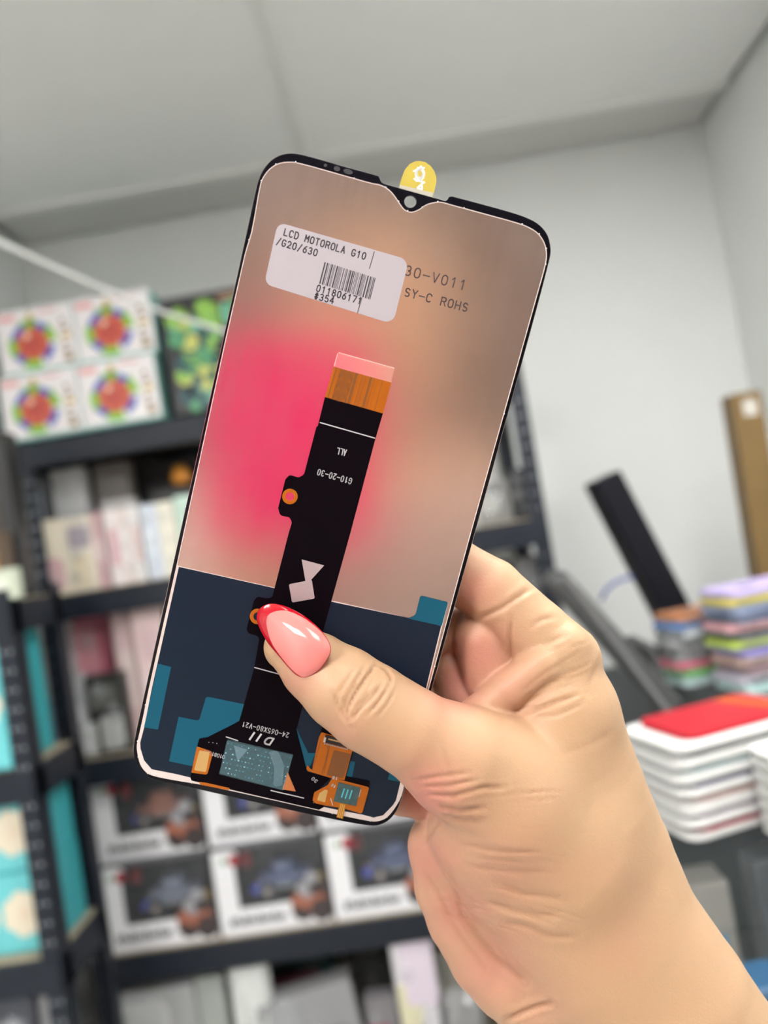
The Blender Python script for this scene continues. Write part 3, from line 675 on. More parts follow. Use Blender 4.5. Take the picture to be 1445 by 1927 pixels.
def to_px(P): return 722.5 + FPX * P[:, 0] / -P[:, 2], 963.5 - FPX * P[:, 1] / -P[:, 2]
def seg_dist(u, v, pts):
    d = np.full(len(u), 1e9)
    for (a, b), (c, e) in zip(pts[:-1], pts[1:]):
        t = np.clip(((u - a) * (c - a) + (v - b) * (e - b)) / ((c - a) ** 2 + (e - b) ** 2), 0, 1)
        d = np.minimum(d, np.hypot(u - a - t * (c - a), v - b - t * (e - b)))
    return d
hu, hv = to_px(HV)
front = np.clip((HN * -HV).sum(1) / np.linalg.norm(HV, axis=1), 0, 1)
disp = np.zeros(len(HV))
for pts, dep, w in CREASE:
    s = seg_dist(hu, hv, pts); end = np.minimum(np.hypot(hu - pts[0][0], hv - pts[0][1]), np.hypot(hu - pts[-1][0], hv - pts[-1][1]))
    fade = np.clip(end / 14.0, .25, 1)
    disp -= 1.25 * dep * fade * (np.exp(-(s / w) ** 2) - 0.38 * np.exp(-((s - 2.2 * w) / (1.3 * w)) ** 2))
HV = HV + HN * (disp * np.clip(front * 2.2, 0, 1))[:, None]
hand_me = bpy.data.meshes.new('hand')
hand_me.from_pydata((HV * .001).tolist(), [], HQ.tolist()); hand_me.update()
hand_me.polygons.foreach_set('use_smooth', [True] * len(hand_me.polygons))
# skin colour: the palm side and finger pads are redder than the back of the hand
BLUSH = [((900, 1230), 75, .9), ((960, 1300), 60, .5), ((880, 1110), 60, .75), ((800, 1500), 70, 1.0), ((800, 1620), 80, .85), ((850, 1720), 85, .8), ((920, 1820), 95, .75), ((930, 1640), 110, .4), ((870, 1540), 70, .3), ((555, 1285), 45, .55), ((640, 1390), 50, .45),
         ((750, 1470), 60, .35), ((860, 1290), 60, 1.0), ((1000, 1900), 90, .35), ((845, 1390), 60, .15), ((1110, 1620), 60, .12), ((1180, 1780), 70, .2), ((720, 1440), 50, .3)]
bl = np.zeros(len(HV))
for (a, b), r, w in BLUSH: bl = np.maximum(bl, w * np.exp(-((hu - a) ** 2 + (hv - b) ** 2) / (r * r)))
bl = np.maximum(bl, np.clip(-front + (HN[:, 2] < -.1) * .8, 0, .8))
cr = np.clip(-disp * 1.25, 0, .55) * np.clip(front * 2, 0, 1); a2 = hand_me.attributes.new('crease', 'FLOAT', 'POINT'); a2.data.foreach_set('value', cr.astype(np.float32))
at = hand_me.attributes.new('blush', 'FLOAT', 'POINT'); at.data.foreach_set('value', bl.astype(np.float32))
sk = bpy.data.materials.new('skin'); sk.use_nodes = True; nt = sk.node_tree; b = nt.nodes['Principled BSDF']
def N(t, **kw):
    n = nt.nodes.new(t)
    for k, v in kw.items(): setattr(n, k, v)
    return n
an = N('ShaderNodeAttribute', attribute_name='blush'); tc = N('ShaderNodeTexCoord')
nz = N('ShaderNodeTexNoise'); nz.inputs['Scale'].default_value = 55; nz.inputs['Detail'].default_value = 4; nt.links.new(tc.outputs['Object'], nz.inputs['Vector'])
ad = N('ShaderNodeMath', operation='MULTIPLY_ADD'); ad.inputs[1].default_value = .35; nt.links.new(nz.outputs['Fac'], ad.inputs[0]); 
sb = N('ShaderNodeMath', operation='SUBTRACT'); sb.inputs[1].default_value = .17; nt.links.new(an.outputs['Fac'], ad.inputs[2]); nt.links.new(ad.outputs[0], sb.inputs[0]); sb.use_clamp = True
mx = N('ShaderNodeMix', data_type='RGBA'); mx.inputs[6].default_value = (0.395, 0.250, 0.142, 1); mx.inputs[7].default_value = (0.412, 0.174, 0.128, 1)
nt.links.new(sb.outputs[0], mx.inputs[0]); 
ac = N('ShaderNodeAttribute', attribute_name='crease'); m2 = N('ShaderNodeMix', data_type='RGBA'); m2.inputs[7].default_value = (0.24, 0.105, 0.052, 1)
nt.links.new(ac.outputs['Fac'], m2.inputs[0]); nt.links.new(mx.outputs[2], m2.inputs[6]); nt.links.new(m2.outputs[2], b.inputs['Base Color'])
b.inputs['Roughness'].default_value = .46; b.inputs['Specular IOR Level'].default_value = .35
b.inputs['Subsurface Weight'].default_value = .18; b.inputs['Subsurface Radius'].default_value = (1, .35, .18); b.inputs['Subsurface Scale'].default_value = .004
vo = N('ShaderNodeTexVoronoi', feature='DISTANCE_TO_EDGE'); vo.inputs['Scale'].default_value = 900; nt.links.new(tc.outputs['Object'], vo.inputs['Vector'])
cl = N('ShaderNodeMath', operation='MINIMUM'); cl.inputs[1].default_value = .12; nt.links.new(vo.outputs['Distance'], cl.inputs[0])
n3 = N('ShaderNodeTexNoise'); n3.inputs['Scale'].default_value = 420; n3.inputs['Detail'].default_value = 5; nt.links.new(tc.outputs['Object'], n3.inputs['Vector'])
a3 = N('ShaderNodeMath', operation='MULTIPLY_ADD'); a3.inputs[1].default_value = .55; nt.links.new(n3.outputs['Fac'], a3.inputs[0]); nt.links.new(cl.outputs[0], a3.inputs[2])
bp = N('ShaderNodeBump'); bp.inputs['Strength'].default_value = .35; bp.inputs['Distance'].default_value = .0004; nt.links.new(a3.outputs[0], bp.inputs['Height']); nt.links.new(bp.outputs['Normal'], b.inputs['Normal'])
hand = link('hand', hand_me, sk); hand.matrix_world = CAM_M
tag(hand, 'bare hand and forearm with a long red tipped thumbnail gripping the phone display', 'hand')

# thumbnail: domed plate, pink bed and red french tip
outer = [(482.9, 1161), (485.5, 1150), (493, 1141.5), (507, 1136), (523, 1137), (540, 1142), (560.7, 1152), (578, 1163), (599, 1181), (614, 1199), (622, 1216), (620.5, 1233), (607, 1254), (596, 1265), (583, 1272.5), (567.6, 1275),
         (550, 1264.7), (528, 1239), (507, 1214.5), (493, 1192), (485, 1174)]
inner = [(502, 1164), (504.5, 1158), (510, 1153.5), (518, 1150.5), (529, 1148.8), (541, 1150), (556, 1155.5), (575, 1165), (597, 1182.5), (613, 1200), (620.8, 1216.5), (619.3, 1232.5), (606, 1253.2), (595, 1264), (582.6, 1271.3), (567.8, 1273.6),
         (549, 1260), (530.5, 1238.5), (513, 1213.5), (504.5, 1190), (501.5, 1174)]
cu_, cv_ = 556, 1206
def nail_h(u, v, rho):
    t = ((u - 485) * .80 + (v - 1150) * .62) / 150.0          # 0 at the tip, 1 at the cuticle
    base = 4.6 + 10.4 * t
    return base + 4.6 * math.sqrt(max(0.0, 1 - (0.97 * rho) ** 2.2))
def ring_pts(fr, poly):
    return [(cu_ + (p[0] - cu_) * fr, cv_ + (p[1] - cv_) * fr) for p in poly]
def smooth_loop(poly, n=3):
    P = np.array(poly, float)
    for _ in range(n):
        Q = np.empty((len(P) * 2, 2)); Q[0::2] = P; Q[1::2] = (9 * (P + np.roll(P, -1, 0)) - (np.roll(P, 1, 0) + np.roll(P, -2, 0))) / 16; P = Q
    return P
So = smooth_loop(outer, 2); Si = smooth_loop(inner, 2)
def nail_mesh(name, rings, m, parent, drop):
    n = len(So); vs = []; fs = []
    for A, fr in rings:
        for i in range(n):
            p = (np.array([cu_, cv_]) * (1 - fr) + A[i] * fr) if not isinstance(fr, tuple) else Si[i] * (1 - fr[0]) + So[i] * fr[0]
            ro = np.linalg.norm(p - [cu_, cv_]) / max(1e-6, np.linalg.norm(So[i] - [cu_, cv_]))
            vs.append(hp(p[0], p[1], nail_h(p[0], p[1], ro)) * .001)
    for r in range(len(rings) - 1):
        fs += [(r * n + i, r * n + (i + 1) % n, (r + 1) * n + (i + 1) % n, (r + 1) * n + i) for i in range(n)]
    if drop:                                                   # free edge has thickness
        k = len(vs)
        for i in range(n):
            vs.append(hp(So[i][0] + (cu_ - So[i][0]) * .02, So[i][1] + (cv_ - So[i][1]) * .02, max(.4, nail_h(So[i][0], So[i][1], 1) - 3.4)) * .001)
        b0 = (len(rings) - 1) * n
        fs += [(b0 + i, b0 + (i + 1) % n, k + (i + 1) % n, k + i) for i in range(n)]
    me = bpy.data.meshes.new(name); me.from_pydata([tuple(p) for p in vs], [], fs); me.update()
    me.polygons.foreach_set('use_smooth', [True] * len(me.polygons))
    bm = bmesh.new(); bm.from_mesh(me); bmesh.ops.remove_doubles(bm, verts=bm.verts[:], dist=1e-7); bmesh.ops.recalc_face_normals(bm, faces=bm.faces[:])
    if bm.faces[0].normal.z < 0: bmesh.ops.reverse_faces(bm, faces=bm.faces[:])
    bm.to_mesh(me); bm.free()
    return link(name, me, m, parent)
nl = nail_mesh('thumbnail', [(Si, f) for f in (0.001, .2, .4, .55, .7, .8, .9, 1.0)], mat('nail_pink', (0.62, 0.185, 0.165), .13, spec=.3, coat=.12), hand, False)
nl['label'] = 'glossy pink thumbnail'
nt_ = nail_mesh('nail_tip', [(None, (f,)) for f in (0.0, .25, .5, .75, .9, 1.0)], mat('nail_red', (0.36, 0.002, 0.010), .1, spec=.4, coat=.25), nl, True)
nt_['label'] = 'dark red painted nail tip'

# ---------------------------------------------------------------- shelving racks
M_navy = mat('rack_navy_steel', (0.011, 0.0155, 0.025), 0.45, spec=.35)
M_mdf = mat('shelf_board_mdf', (0.46, 0.38, 0.27), 0.7, noise=.12, nscale=30)
M_slot = mat('rack_slot_glint', (0.30, 0.32, 0.35), 0.25, metal=.8)
def rack(label, x0, x1, y0, y1, levels, top, group):
    e = empty('shelving_rack', ((x0 + x1) / 2, (y0 + y1) / 2, 0)); tag(e, label, 'shelving rack', group)
    ox, oy = (x0 + x1) / 2, (y0 + y1) / 2
    w, t = .040, .0025
    for sx in (-1, 1):
        for sy in (-1, 1):
            X = (x0 if sx < 0 else x1) - ox; Y = (y0 if sy < 0 else y1) - oy
            m = MB()
            m.box((min(X, X - sx * w), min(Y, Y - sy * t), 0), (max(X, X - sx * w), max(Y, Y - sy * t), top))
            m.box((min(X, X - sx * t), min(Y, Y - sy * w), 0), (max(X, X - sx * t), max(Y, Y - sy * w), top))
            p = m.build('post', M_navy, e)
            if sy < 0:
                s = MB(); z = .06
                while z < top - .03:
                    s.cyl((X - sx * .012, Y - .0018, z), (X - sx * .012, Y + .001, z), .0042, n=8)
                    s.cyl((X - sx * .028, Y - .0018, z), (X - sx * .028, Y + .001, z), .0042, n=8); z += .038
                tag(s.build('rivets', M_slot, p), kind='stuff')
    for z in levels:
        for yy, s in ((y0, 1), (y1, -1)):
            m = MB(); Y = yy - oy
            m.box((x0 - ox + .004, min(Y - s * .004, Y + s * .012), z - .066), (x1 - ox - .004, max(Y - s * .004, Y + s * .012), z - .003), b=.002)
            m.box((x0 - ox + .004, min(Y, Y + s * .035), z - .028), (x1 - ox - .004, max(Y, Y + s * .035), z - .024))
            m.build('beam', M_navy, e)
        for xx, s in ((x0, 1), (x1, -1)):
            X = xx - ox
            MB().box((min(X, X + s * .012), y0 - oy + .01, z - .066), (max(X, X + s * .012), y1 - oy - .01, z - .003)).build('side_beam', M_navy, e)
        MB().box((x0 - ox + .013, y0 - oy + .012, z - .012), (x1 - ox - .013, y1 - oy - .012, z)).build('shelf_board', M_mdf, e)
    return e
S1, S2, S3, S4, S5 = 1.833, 1.445, 1.035, .555, .10
rack('wide navy steel rack of five shelves along the back wall', -.938, .332, 1.88, 2.27, (S1, S2, S3, S4, S5), 1.835, 'navy steel shelving')
rack('narrower navy rack holding turquoise boxes, beside the wide one', -1.52, -.803, 1.50, 1.72, (1.452, 1.122, .752, .36), 1.475, 'navy steel shelving')

def span(u0, u1, vt, vb, y):
    a = at_y(u0, (vt + vb) / 2, y); b = at_y(u1, (vt + vb) / 2, y)
    return a[0], b[0], at_y((u0 + u1) / 2, vt, y)[2]
FRONT_Z = None
def quad(mb, x0, z0, x1, z1, y, mi): mb.add([(x0, y, z0), (x1, y, z0), (x1, y, z1), (x0, y, z1)], [(0, 1, 2, 3)], mi)
def fan(mb, cx, cz, r, y, mi, n=20, a0=0, a1=360, sx=1.0):
    pts = [(cx + sx * r * math.cos(math.radians(a0 + (a1 - a0) * k / n)), y, cz + r * math.sin(math.radians(a0 + (a1 - a0) * k / n))) for k in range(n + 1)]
    mb.add([(cx, y, cz)] + pts, [(0, k + 1, k + 2) for k in range(n)], mi)

# board game boxes, two columns of two, on top of the wide rack
M_cyan = mat('game_carton_mint', (.24, .55, .50), .5); M_gw = mat('game_front_white', (.82, .79, .80), .35)
ART = [mat('art_orange_red', (.62, .12, .06), .4), mat('art_green', (.24, .52, .05), .4), mat('art_blue', (.05, .11, .50), .4), mat('art_gold', (.62, .45, .12), .4), mat('art_pink_title', (.80, .38, .38), .4), mat('art_brown_text', (.28, .20, .10), .4), mat('art_cream', (.75, .62, .48), .4), mat('art_dark_red', (.42, .04, .05), .4)]
def game_box(x0, x1, z0, z1, y, label):
    w, h = x1 - x0, z1 - z0
    e = empty('board_game', ((x0 + x1) / 2, y, z0)); tag(e, label, 'board game', 'board game boxes on the top shelf')
    MB().box((-w / 2, 0, 0), (w / 2, .24, h), b=.002).build('carton', M_cyan, e)
    MB().box((-w / 2 + .001, -.0015, .006), (w / 2 - .001, 0, h - .001)).build('front_panel', M_gw, e)
    p = MB(); cx, cz, y0 = -.012, h * .44, -.0019
    for k, (a, mi) in enumerate(((0, 1), (40, 2), (75, 1), (110, 2), (160, 1), (205, 2), (240, 1), (300, 2))):
        fan(p, cx, cz, .062 - .005 * (k % 2), y0 - .0001 * k, mi, 6, a, a + 50)
    fan(p, cx, cz, .041, y0 - .0012, 0)
    for k in range(6): fan(p, cx + .025 * math.cos(k * 1.05), cz + .025 * math.sin(k * 1.05), .008, y0 - .0015, 6 if k == 2 else 7, 8)
    fan(p, cx, cz, .012, y0 - .0018, 7, 10)
    quad(p, cx - .007, cz + .052, cx + .007, h - .012, y0 - .0002, 3)
    quad(p, -w / 2 + .006, h - .026, -w / 2 + .05, h - .011, y0, 4); quad(p, cx + .02, h - .016, w / 2 - .04, h - .010, y0, 4)
    for k in range(6): quad(p, w / 2 - .034, .016 + k * .019, w / 2 - .012 - .006 * (k % 3), .028 + k * .019, y0, 5 if k % 3 else 3)
    fan(p, w / 2 - .022, .022, .010, y0 - .0002, 5, 10)
    tag(p.build('front_print', ART, e), kind='stuff')
game_box(-.950, -.754, S1 + .003, 2.000, 1.872, 'white board game box in the lower row, flush with the rack end post')
game_box(-.752, -.556, S1 + .003, 2.000, 1.872, 'white board game box in the lower row, next to the dark green box')
game_box(-.936, -.741, 2.001, 2.163, 1.874, 'white board game box on top of the pair, flush with the rack end')
game_box(-.739, -.545, 2.001, 2.163, 1.874, 'white board game box on top of the pair, under the sagging cable')

M_dk = mat('carton_black', (.022, .022, .026), .4)
GRN = [mat('leaf_%d' % i, c, .4) for i, c in enumerate(((.26, .50, .08), (.08, .30, .14), (.56, .58, .14), (.03, .09, .10), (.16, .44, .30)))]
def dark_box(x0, x1, z0, z1, y, label, seed):
    w, h = x1 - x0, z1 - z0
    e = empty('dark_toy_box', ((x0 + x1) / 2, y, z0)); tag(e, label, 'box', 'dark toy boxes on the top shelf')
    MB().box((-w / 2, 0, 0), (w / 2, .22, h), b=.003).build('carton', M_dk, e)
    p = MB(); random.seed(seed)
    for k in range(64):
        t = k / 63; cx = -w * .15 + random.uniform(-.052, .052); cz = .02 + t * (h - .06)
        fan(p, cx, cz, random.uniform(.013, .025), -.0008 - .0001 * k, random.choice((0, 0, 1, 2, 3, 4)), 7, random.uniform(0, 90), 450)
    for k in range(5): fan(p, w * .28 + random.uniform(-.02, .02), h * .8 + random.uniform(-.03, .03), .018, -.0008 - .0001 * k, random.choice((1, 4)), 7)
    quad(p, w * .12, h - .028, w * .42, h - .012, -.001, 5)
    tag(p.build('front_print', GRN + [mat('art_rust', (.30, .17, .10), .4)], e), kind='stuff')
dark_box(-.527, -.287, S1 + .002, 2.128, 1.876, 'black box with green leafy figure, next to the white board games', 3)
dark_box(-.283, -.043, S1 + .002, 2.140, 1.876, 'black box with green figure, mostly behind the phone display', 8)

# generic small carton / blister / bag goods
def goods(name, label, cat, group, u0, u1, vt, vb, zs, y, depth, col, rough=.45, print_cols=(), seed=0, alpha=1.0, rot=0.0, b=.003, metal=0.0):
    x0, x1, z1 = span(u0, u1, vt, vb, y); w = x1 - x0; h = max(.02, z1 - zs)
    e = empty(name, ((x0 + x1) / 2, y + depth / 2, zs)); e.rotation_euler = (0, 0, rot); tag(e, label, cat, group)
    mname = 'goods_%.2f_%.2f_%.2f_%.2f_%.1f' % (*col, alpha, metal)
    MB().box((-w / 2, -depth / 2, 0), (w / 2, depth / 2, h), b=min(b, depth * .3, w * .3)).build('carton' if alpha == 1 else 'blister', mat(mname, col, rough, alpha=alpha, metal=metal, coat=.3 if alpha < 1 else 0), e)
    if rough <= .36 and seed:                    # glossy clear bulge over the goods
        random.seed(seed + 300); q = MB()
        for k in range(3):
            r = min(w, h) * random.uniform(.16, .26); q.ball((random.uniform(-.22, .22) * w, -depth / 2, h * (.2 + .3 * k)), r, seg=12, ring=8, sc=(1, .35, 1.2))
        tag(q.build('clear_bulges', mat('clear_bulge', (.75, .78, .80), .06, alpha=.22, spec=1.0, coat=1.0), e), kind='stuff')
    random.seed(seed)
    for i, c in enumerate(print_cols):
        p = MB(); ww = w * random.uniform(.25, .42); hh = h * random.uniform(.12, .25); cx = random.uniform(-.2, .2) * w; cz = h * (i + .6) / (len(print_cols) + .2)
        p.prism(rr(cx - ww, cz - hh, cx + ww, cz + hh, min(ww, hh) * .4), -depth / 2 - .0012 - .0004 * i, -depth / 2 + .0005, axis='y'); p.build('printed_label', mat('lab_%.2f_%.2f_%.2f' % c, c, .4), e)
    return e
def pouch(name, label, cat, group, u0, u1, vt, vb, zs, y, col, seed=1, alpha=.55):
    """crumpled clear bag: a pillow with uneven surface"""
    x0, x1, z1 = span(u0, u1, vt, vb, y); w = x1 - x0; h = max(.02, z1 - zs)
    random.seed(seed); m = MB(); nx, nz = 9, 9; ph_ = [random.uniform(0, 6) for _ in range(4)]
    def P(i, j, s):
        a = i / nx * 2 - 1; c = j / nz * 2 - 1
        th = .028 * max(0, (1 - a ** 4) * (1 - c ** 4)) ** .5
        return (a * w / 2, s * (th + .005 * th / .028 * math.sin(7 * a + ph_[0]) * math.sin(6 * c + ph_[1])) , h / 2 + c * h / 2)
    for s in (1, -1):
        m.add([P(i, j, s) for j in range(nz + 1) for i in range(nx + 1)], [(j * (nx + 1) + i, j * (nx + 1) + i + 1, (j + 1) * (nx + 1) + i + 1, (j + 1) * (nx + 1) + i) for j in range(nz) for i in range(nx)], 0, False)
    o = m.build(name, mat('bag_%.2f_%.2f_%.2f' % col, col, .12, alpha=alpha, coat=.5)); o.location = ((x0 + x1) / 2, y + .03, zs)
    return tag(o, label, cat, group)

# second shelf: upright accessory packs
G2 = 'accessory packs on the second shelf'
goods('accessory_pack', 'dark smoky pack standing by the rack end post, second shelf', 'pack', G2, 45, 100, 905, 1080, S2, 1.96, .05, (.05, .055, .06), .2, ((.16, .18, .20), (.10, .12, .16)), 1)
goods('accessory_pack', 'tall plain pale grey carton behind the cream packs', 'pack', G2, 106, 166, 880, 1080, S2, 1.99, .05, (.60, .61, .62), .4)
goods('accessory_pack', 'dull grey brown carton behind the pink striped pack', 'pack', G2, 188, 252, 868, 1080, S2, 2.02, .06, (.17, .155, .145), .5, ((.24, .22, .19),), 4)
goods('accessory_pack', 'low pale grey carton behind the white packs', 'pack', G2, 198, 262, 938, 1080, S2, 1.97, .04, (.50, .49, .48), .5)
goods('accessory_pack', 'black carton topped by the amber globe', 'pack', G2, 292, 372, 918, 1060, S2, 2.02, .10, (.03, .03, .03), .4)
row = [(46, 112, 980, (.80, .72, .58), ((.68, .44, .46), (.82, .75, .60)), 'broad cream pack at the rack end, pink lower half'),
       (113, 176, 972, (.80, .74, .62), ((.78, .68, .50), (.42, .36, .42)), 'broad cream pack with a mauve window, second from the rack end'),
       (177, 199, 962, (.62, .42, .44), ((.75, .6, .6),), 'slim dusty pink pack in the cream row'),
       (200, 221, 958, (.84, .78, .76), ((.70, .45, .48),), 'slim white pack with pink stripe in the cream row'),
       (222, 244, 955, (.78, .70, .68), ((.82, .8, .78),), 'slim blush pack between two white packs'),
       (245, 268, 950, (.84, .82, .80), ((.74, .58, .56),), 'slim white pack with a rosy label'),
       (269, 299, 947, (.62, .68, .76), ((.70, .76, .82),), 'pale blue pack in the cream row'),
       (300, 334, 942, (.80, .77, .66), ((.84, .80, .68),), 'ivory pack below the amber globe'),
       (336, 372, 930, (.55, .72, .62), (), 'mint pack next to the ivory one, partly behind the phone display')]
for i, (u0, u1, vt, c, pc, lab) in enumerate(row):
    goods('accessory_pack', lab, 'pack', G2, u0, u1, vt, 1085, S2, 1.893 + .006 * (i % 3), .06, c, .35, pc, 20 + i, rot=(.06, -.04, .0)[i % 3])
g = empty('amber_globe', (*at_y(340, 893, 2.05)[:2], 0)); zc = at_y(340, 918, 2.05)[2]
g.location.z = span(292, 372, 918, 1060, 2.02)[2]; tag(g, 'small amber globe with a dark cap on the black carton', 'ornament')
MB().ball((0, 0, .030), .026, seg=20, ring=14).build('globe', mat('amber', (.85, .34, .04), .25, coat=.4), g)
MB().cyl((0, 0, 0), (0, 0, .010), .018, .014).build('stand', M_dk, g); MB().ball((0, 0, .056), .014, sc=(1.3, 1.3, .6)).build('cap', mat('amber_dark', (.35, .16, .02), .4), g)
goods('accessory_pack', 'grey blister pack near the rack end by the bare wall, second shelf', 'pack', G2, 898, 962, 905, 985, S2, 1.95, .05, (.22, .22, .21), .3, ((.40, .40, .38),), 40)
goods('accessory_pack', 'black pack at the rack end by the bare wall, second shelf', 'pack', G2, 964, 1006, 880, 975, S2, 1.93, .05, (.03, .032, .036), .35, ((.10, .1, .1),), 41)

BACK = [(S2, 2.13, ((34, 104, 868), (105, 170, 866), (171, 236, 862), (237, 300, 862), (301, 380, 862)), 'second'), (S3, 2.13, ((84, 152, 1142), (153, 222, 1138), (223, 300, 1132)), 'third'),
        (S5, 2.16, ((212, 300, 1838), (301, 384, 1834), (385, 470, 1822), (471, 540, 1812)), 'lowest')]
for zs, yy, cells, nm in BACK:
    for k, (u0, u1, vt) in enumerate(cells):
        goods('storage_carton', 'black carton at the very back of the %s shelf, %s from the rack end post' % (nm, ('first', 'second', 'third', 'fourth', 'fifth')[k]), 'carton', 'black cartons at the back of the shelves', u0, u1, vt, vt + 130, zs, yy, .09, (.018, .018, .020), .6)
# third shelf
G3 = 'packs on the third shelf'
goods('hanging_pack', 'grey blister pack with blue insert, rack end of the third shelf', 'pack', G3, 86, 150, 1168, 1410, S3, 1.97, .04, (.42, .38, .39), .3, ((.32, .40, .52), (.70, .68, .66), (.50, .42, .42)), 2)
goods('hanging_pack', 'crimson topped pack beside the pink boxes', 'pack', G3, 150, 214, 1155, 1400, S3, 1.98, .04, (.50, .15, .20), .35, ((.55, .50, .50), (.62, .28, .32)), 3)
goods('hanging_pack', 'pale pink box next to the crimson pack', 'pack', G3, 222, 258, 1150, 1390, S3, 1.94, .07, (.70, .52, .52), .4, ((.78, .64, .62),), 5)
goods('hanging_pack', 'wide pale pink box partly behind the phone display', 'pack', G3, 259, 318, 1138, 1385, S3, 1.92, .07, (.76, .58, .57), .4, ((.80, .66, .66), (.66, .48, .50)), 6)
goods('hanging_pack', 'silvery clear pack in front of the blue insert', 'pack', G3, 106, 164, 1272, 1405, S3, 1.91, .035, (.52, .53, .54), .2, ((.72, .73, .74),), 7)
goods('hanging_pack', 'black box with a white label panel, third shelf', 'pack', G3, 165, 238, 1268, 1400, S3, 1.900, .05, (.040, .042, .038), .3, ((.45, .45, .44), (.13, .13, .12)), 13)
pouch('plastic_bag', 'crumpled clear bag on the shelf edge beside the white labelled black box', 'bag', None, 104, 180, 1366, 1440, S3, 1.875, (.70, .71, .70), 4)
goods('hanging_pack', 'grey pack near the wall end of the third shelf', 'pack', G3, 972, 1034, 1045, 1130, S3, 1.93, .05, (.14, .14, .14), .3, ((.48, .47, .44),), 9)
goods('hanging_pack', 'dark pack third shelf, behind the index finger', 'pack', G3, 880, 968, 1060, 1150, S3, 1.95, .05, (.05, .05, .055), .35, ((.16, .15, .14),), 10)

# fourth shelf: window cartons with toy vehicles
M_cart = mat('toy_carton_white', (.88, .88, .90), .35); M_in = mat('toy_tray_dark', (.030, .028, .030), .5)
M_pane = mat('toy_window', (.8, .85, .9), .06, alpha=.07, coat=.3)
def toy_box(x0, z0, w, h, y, label, seed, body):
    e = empty('toy_car_box', (x0 + w / 2, y, z0)); tag(e, label, 'toy box', 'toy vehicle boxes on the fourth shelf')
    d = .15; L = w * .19; B = h * .30
    m = MB()                                     # carton: back, top, bottom, sides, L-shaped front
    m.box((-w / 2, d - .003, 0), (w / 2, d, h)); m.box((-w / 2, 0, 0), (w / 2, d, .003)); m.box((-w / 2, 0, h - .003), (w / 2, d, h))
    m.box((-w / 2, 0, 0), (-w / 2 + .003, d, h)); m.box((w / 2 - .003, 0, 0), (w / 2, d, h))
    m.build('carton', mat('toy_carton_grey', (.10, .10, .105), .5), e)
    fr = [(-w / 2, 0), (w / 2, 0), (w / 2, B * .5), (w * .20, B), (-w / 2 + L, B), (-w / 2 + L, h * .80), (-w / 2 + L * 1.2, h * .82), (-w / 2 + L * 1.2, h * .96), (-w / 2 + L, h), (-w / 2, h)]
    MB().prism(fr, -.002, .002, axis='y').build('front_panel', M_cart, e)
    MB().box((-w / 2 + .004, .10, .004), (w / 2 - .004, .104, h - .004)).build('inner_tray', M_in, e)
    pn = MB(); pn.add([(-w / 2 + L, .001, B), (w / 2 - .004, .001, B * .5), (w / 2 - .004, .001, h - .004), (-w / 2 + L, .001, h - .004)], [(0, 1, 2, 3)]); pn.build('window_pane', M_pane, e)
    c = MB(); cx, cz = w * .10, B + h * .10      # toy vehicle
    c.box((cx - w * .24, .03, cz), (cx + w * .22, .09, cz + h * .16), 0, b=.008)
    c.box((cx - w * .12, .035, cz + h * .15), (cx + w * .10, .085, cz + h * .30), 0, b=.01)
    c.box((cx - w * .26, .028, cz + h * .02), (cx + w * .24, .034, cz + h * .05), 2)
    t = c.build('toy_car', [body, mat('toy_glass', (.02, .02, .03), .1), mat('toy_bumper', (.30, .31, .33), .3, metal=.5)], e)
    for sx in (-.16, .15):
        q = MB(); q.cyl((cx + sx * w, .022, cz), (cx + sx * w, .04, cz), h * .10, n=16); q.cyl((cx + sx * w, .020, cz), (cx + sx * w, .023, cz), h * .045, n=12, mi=1)
        q.build('wheel', [mat('toy_tyre', (.02, .02, .022), .6), mat('toy_hub', (.35, .30, .28), .3)], t)
    p = MB(); random.seed(seed); y0 = -.0028
    for k in range(12):                          # blurred script along the bottom strip
        xx = -w / 2 + .025 + k * w * .042; quad(p, xx, B * .42 + .003 * math.sin(k * 1.7), xx + w * .034, B * .66 + .004 * math.sin(k * 2.3), y0, 1)
    quad(p, -w / 2 + .02, B * .38, -w / 2 + .02 + w * .5, B * .42, y0, 1)
    fan(p, -w / 2 + L * 1.05, h * .88, .014, y0, 3, 12); fan(p, -w / 2 + L * .55, h * .88, .009, y0, 5, 10)
    tag(p.build('front_print', [M_cart, mat('print_grey', (.12, .12, .13), .5), mat('art_rover_red', (.40, .10, .06), .4), mat('art_badge_red', (.35, .02, .03), .4), mat('print_brown', (.14, .08, .06), .4), mat('print_green', (.35, .50, .35), .4)], e), kind='stuff')
    r_ = MB()                                    # vehicle picture on the corner, proud card
    for k, (a, b_, rad, mi) in enumerate(((.26, .20, .030, 1), (.36, .30, .032, 0), (.30, .42, .022, 2), (.42, .16, .028, 1), (.22, .30, .018, 0), (.40, .44, .020, 1), (.37, .55, .016, 2))):
        fan(r_, a * w, b_ * h, rad, -.0032 - .0002 * k, mi, 9)
    tag(r_.build('corner_picture', [mat('art_rover_rust', (.36, .13, .08), .4), mat('art_rover_dark', (.06, .045, .045), .4), mat('art_rover_grey', (.34, .34, .36), .3)], e), kind='stuff')
    st_ = MB(); st_.box((-w * .22, .08, B), (w * .46, .10, B + h * .10)); st_.build('tray_floor', mat('toy_tray_amber', (.60, .38, .09), .5), e)
    bl_ = MB(); bl_.ball((-w * .17, .05, B + h * .10), .016, sc=(1, 1, .8)); bl_.build('blue_part', mat('toy_blue', (.05, .08, .60), .3), e)
    rd = MB(); rd.ball((-w * .24, .05, h * .78), .018, sc=(.8, .8, 1.3)); rd.build('red_part', mat('toy_red', (.28, .02, .02), .3), e)
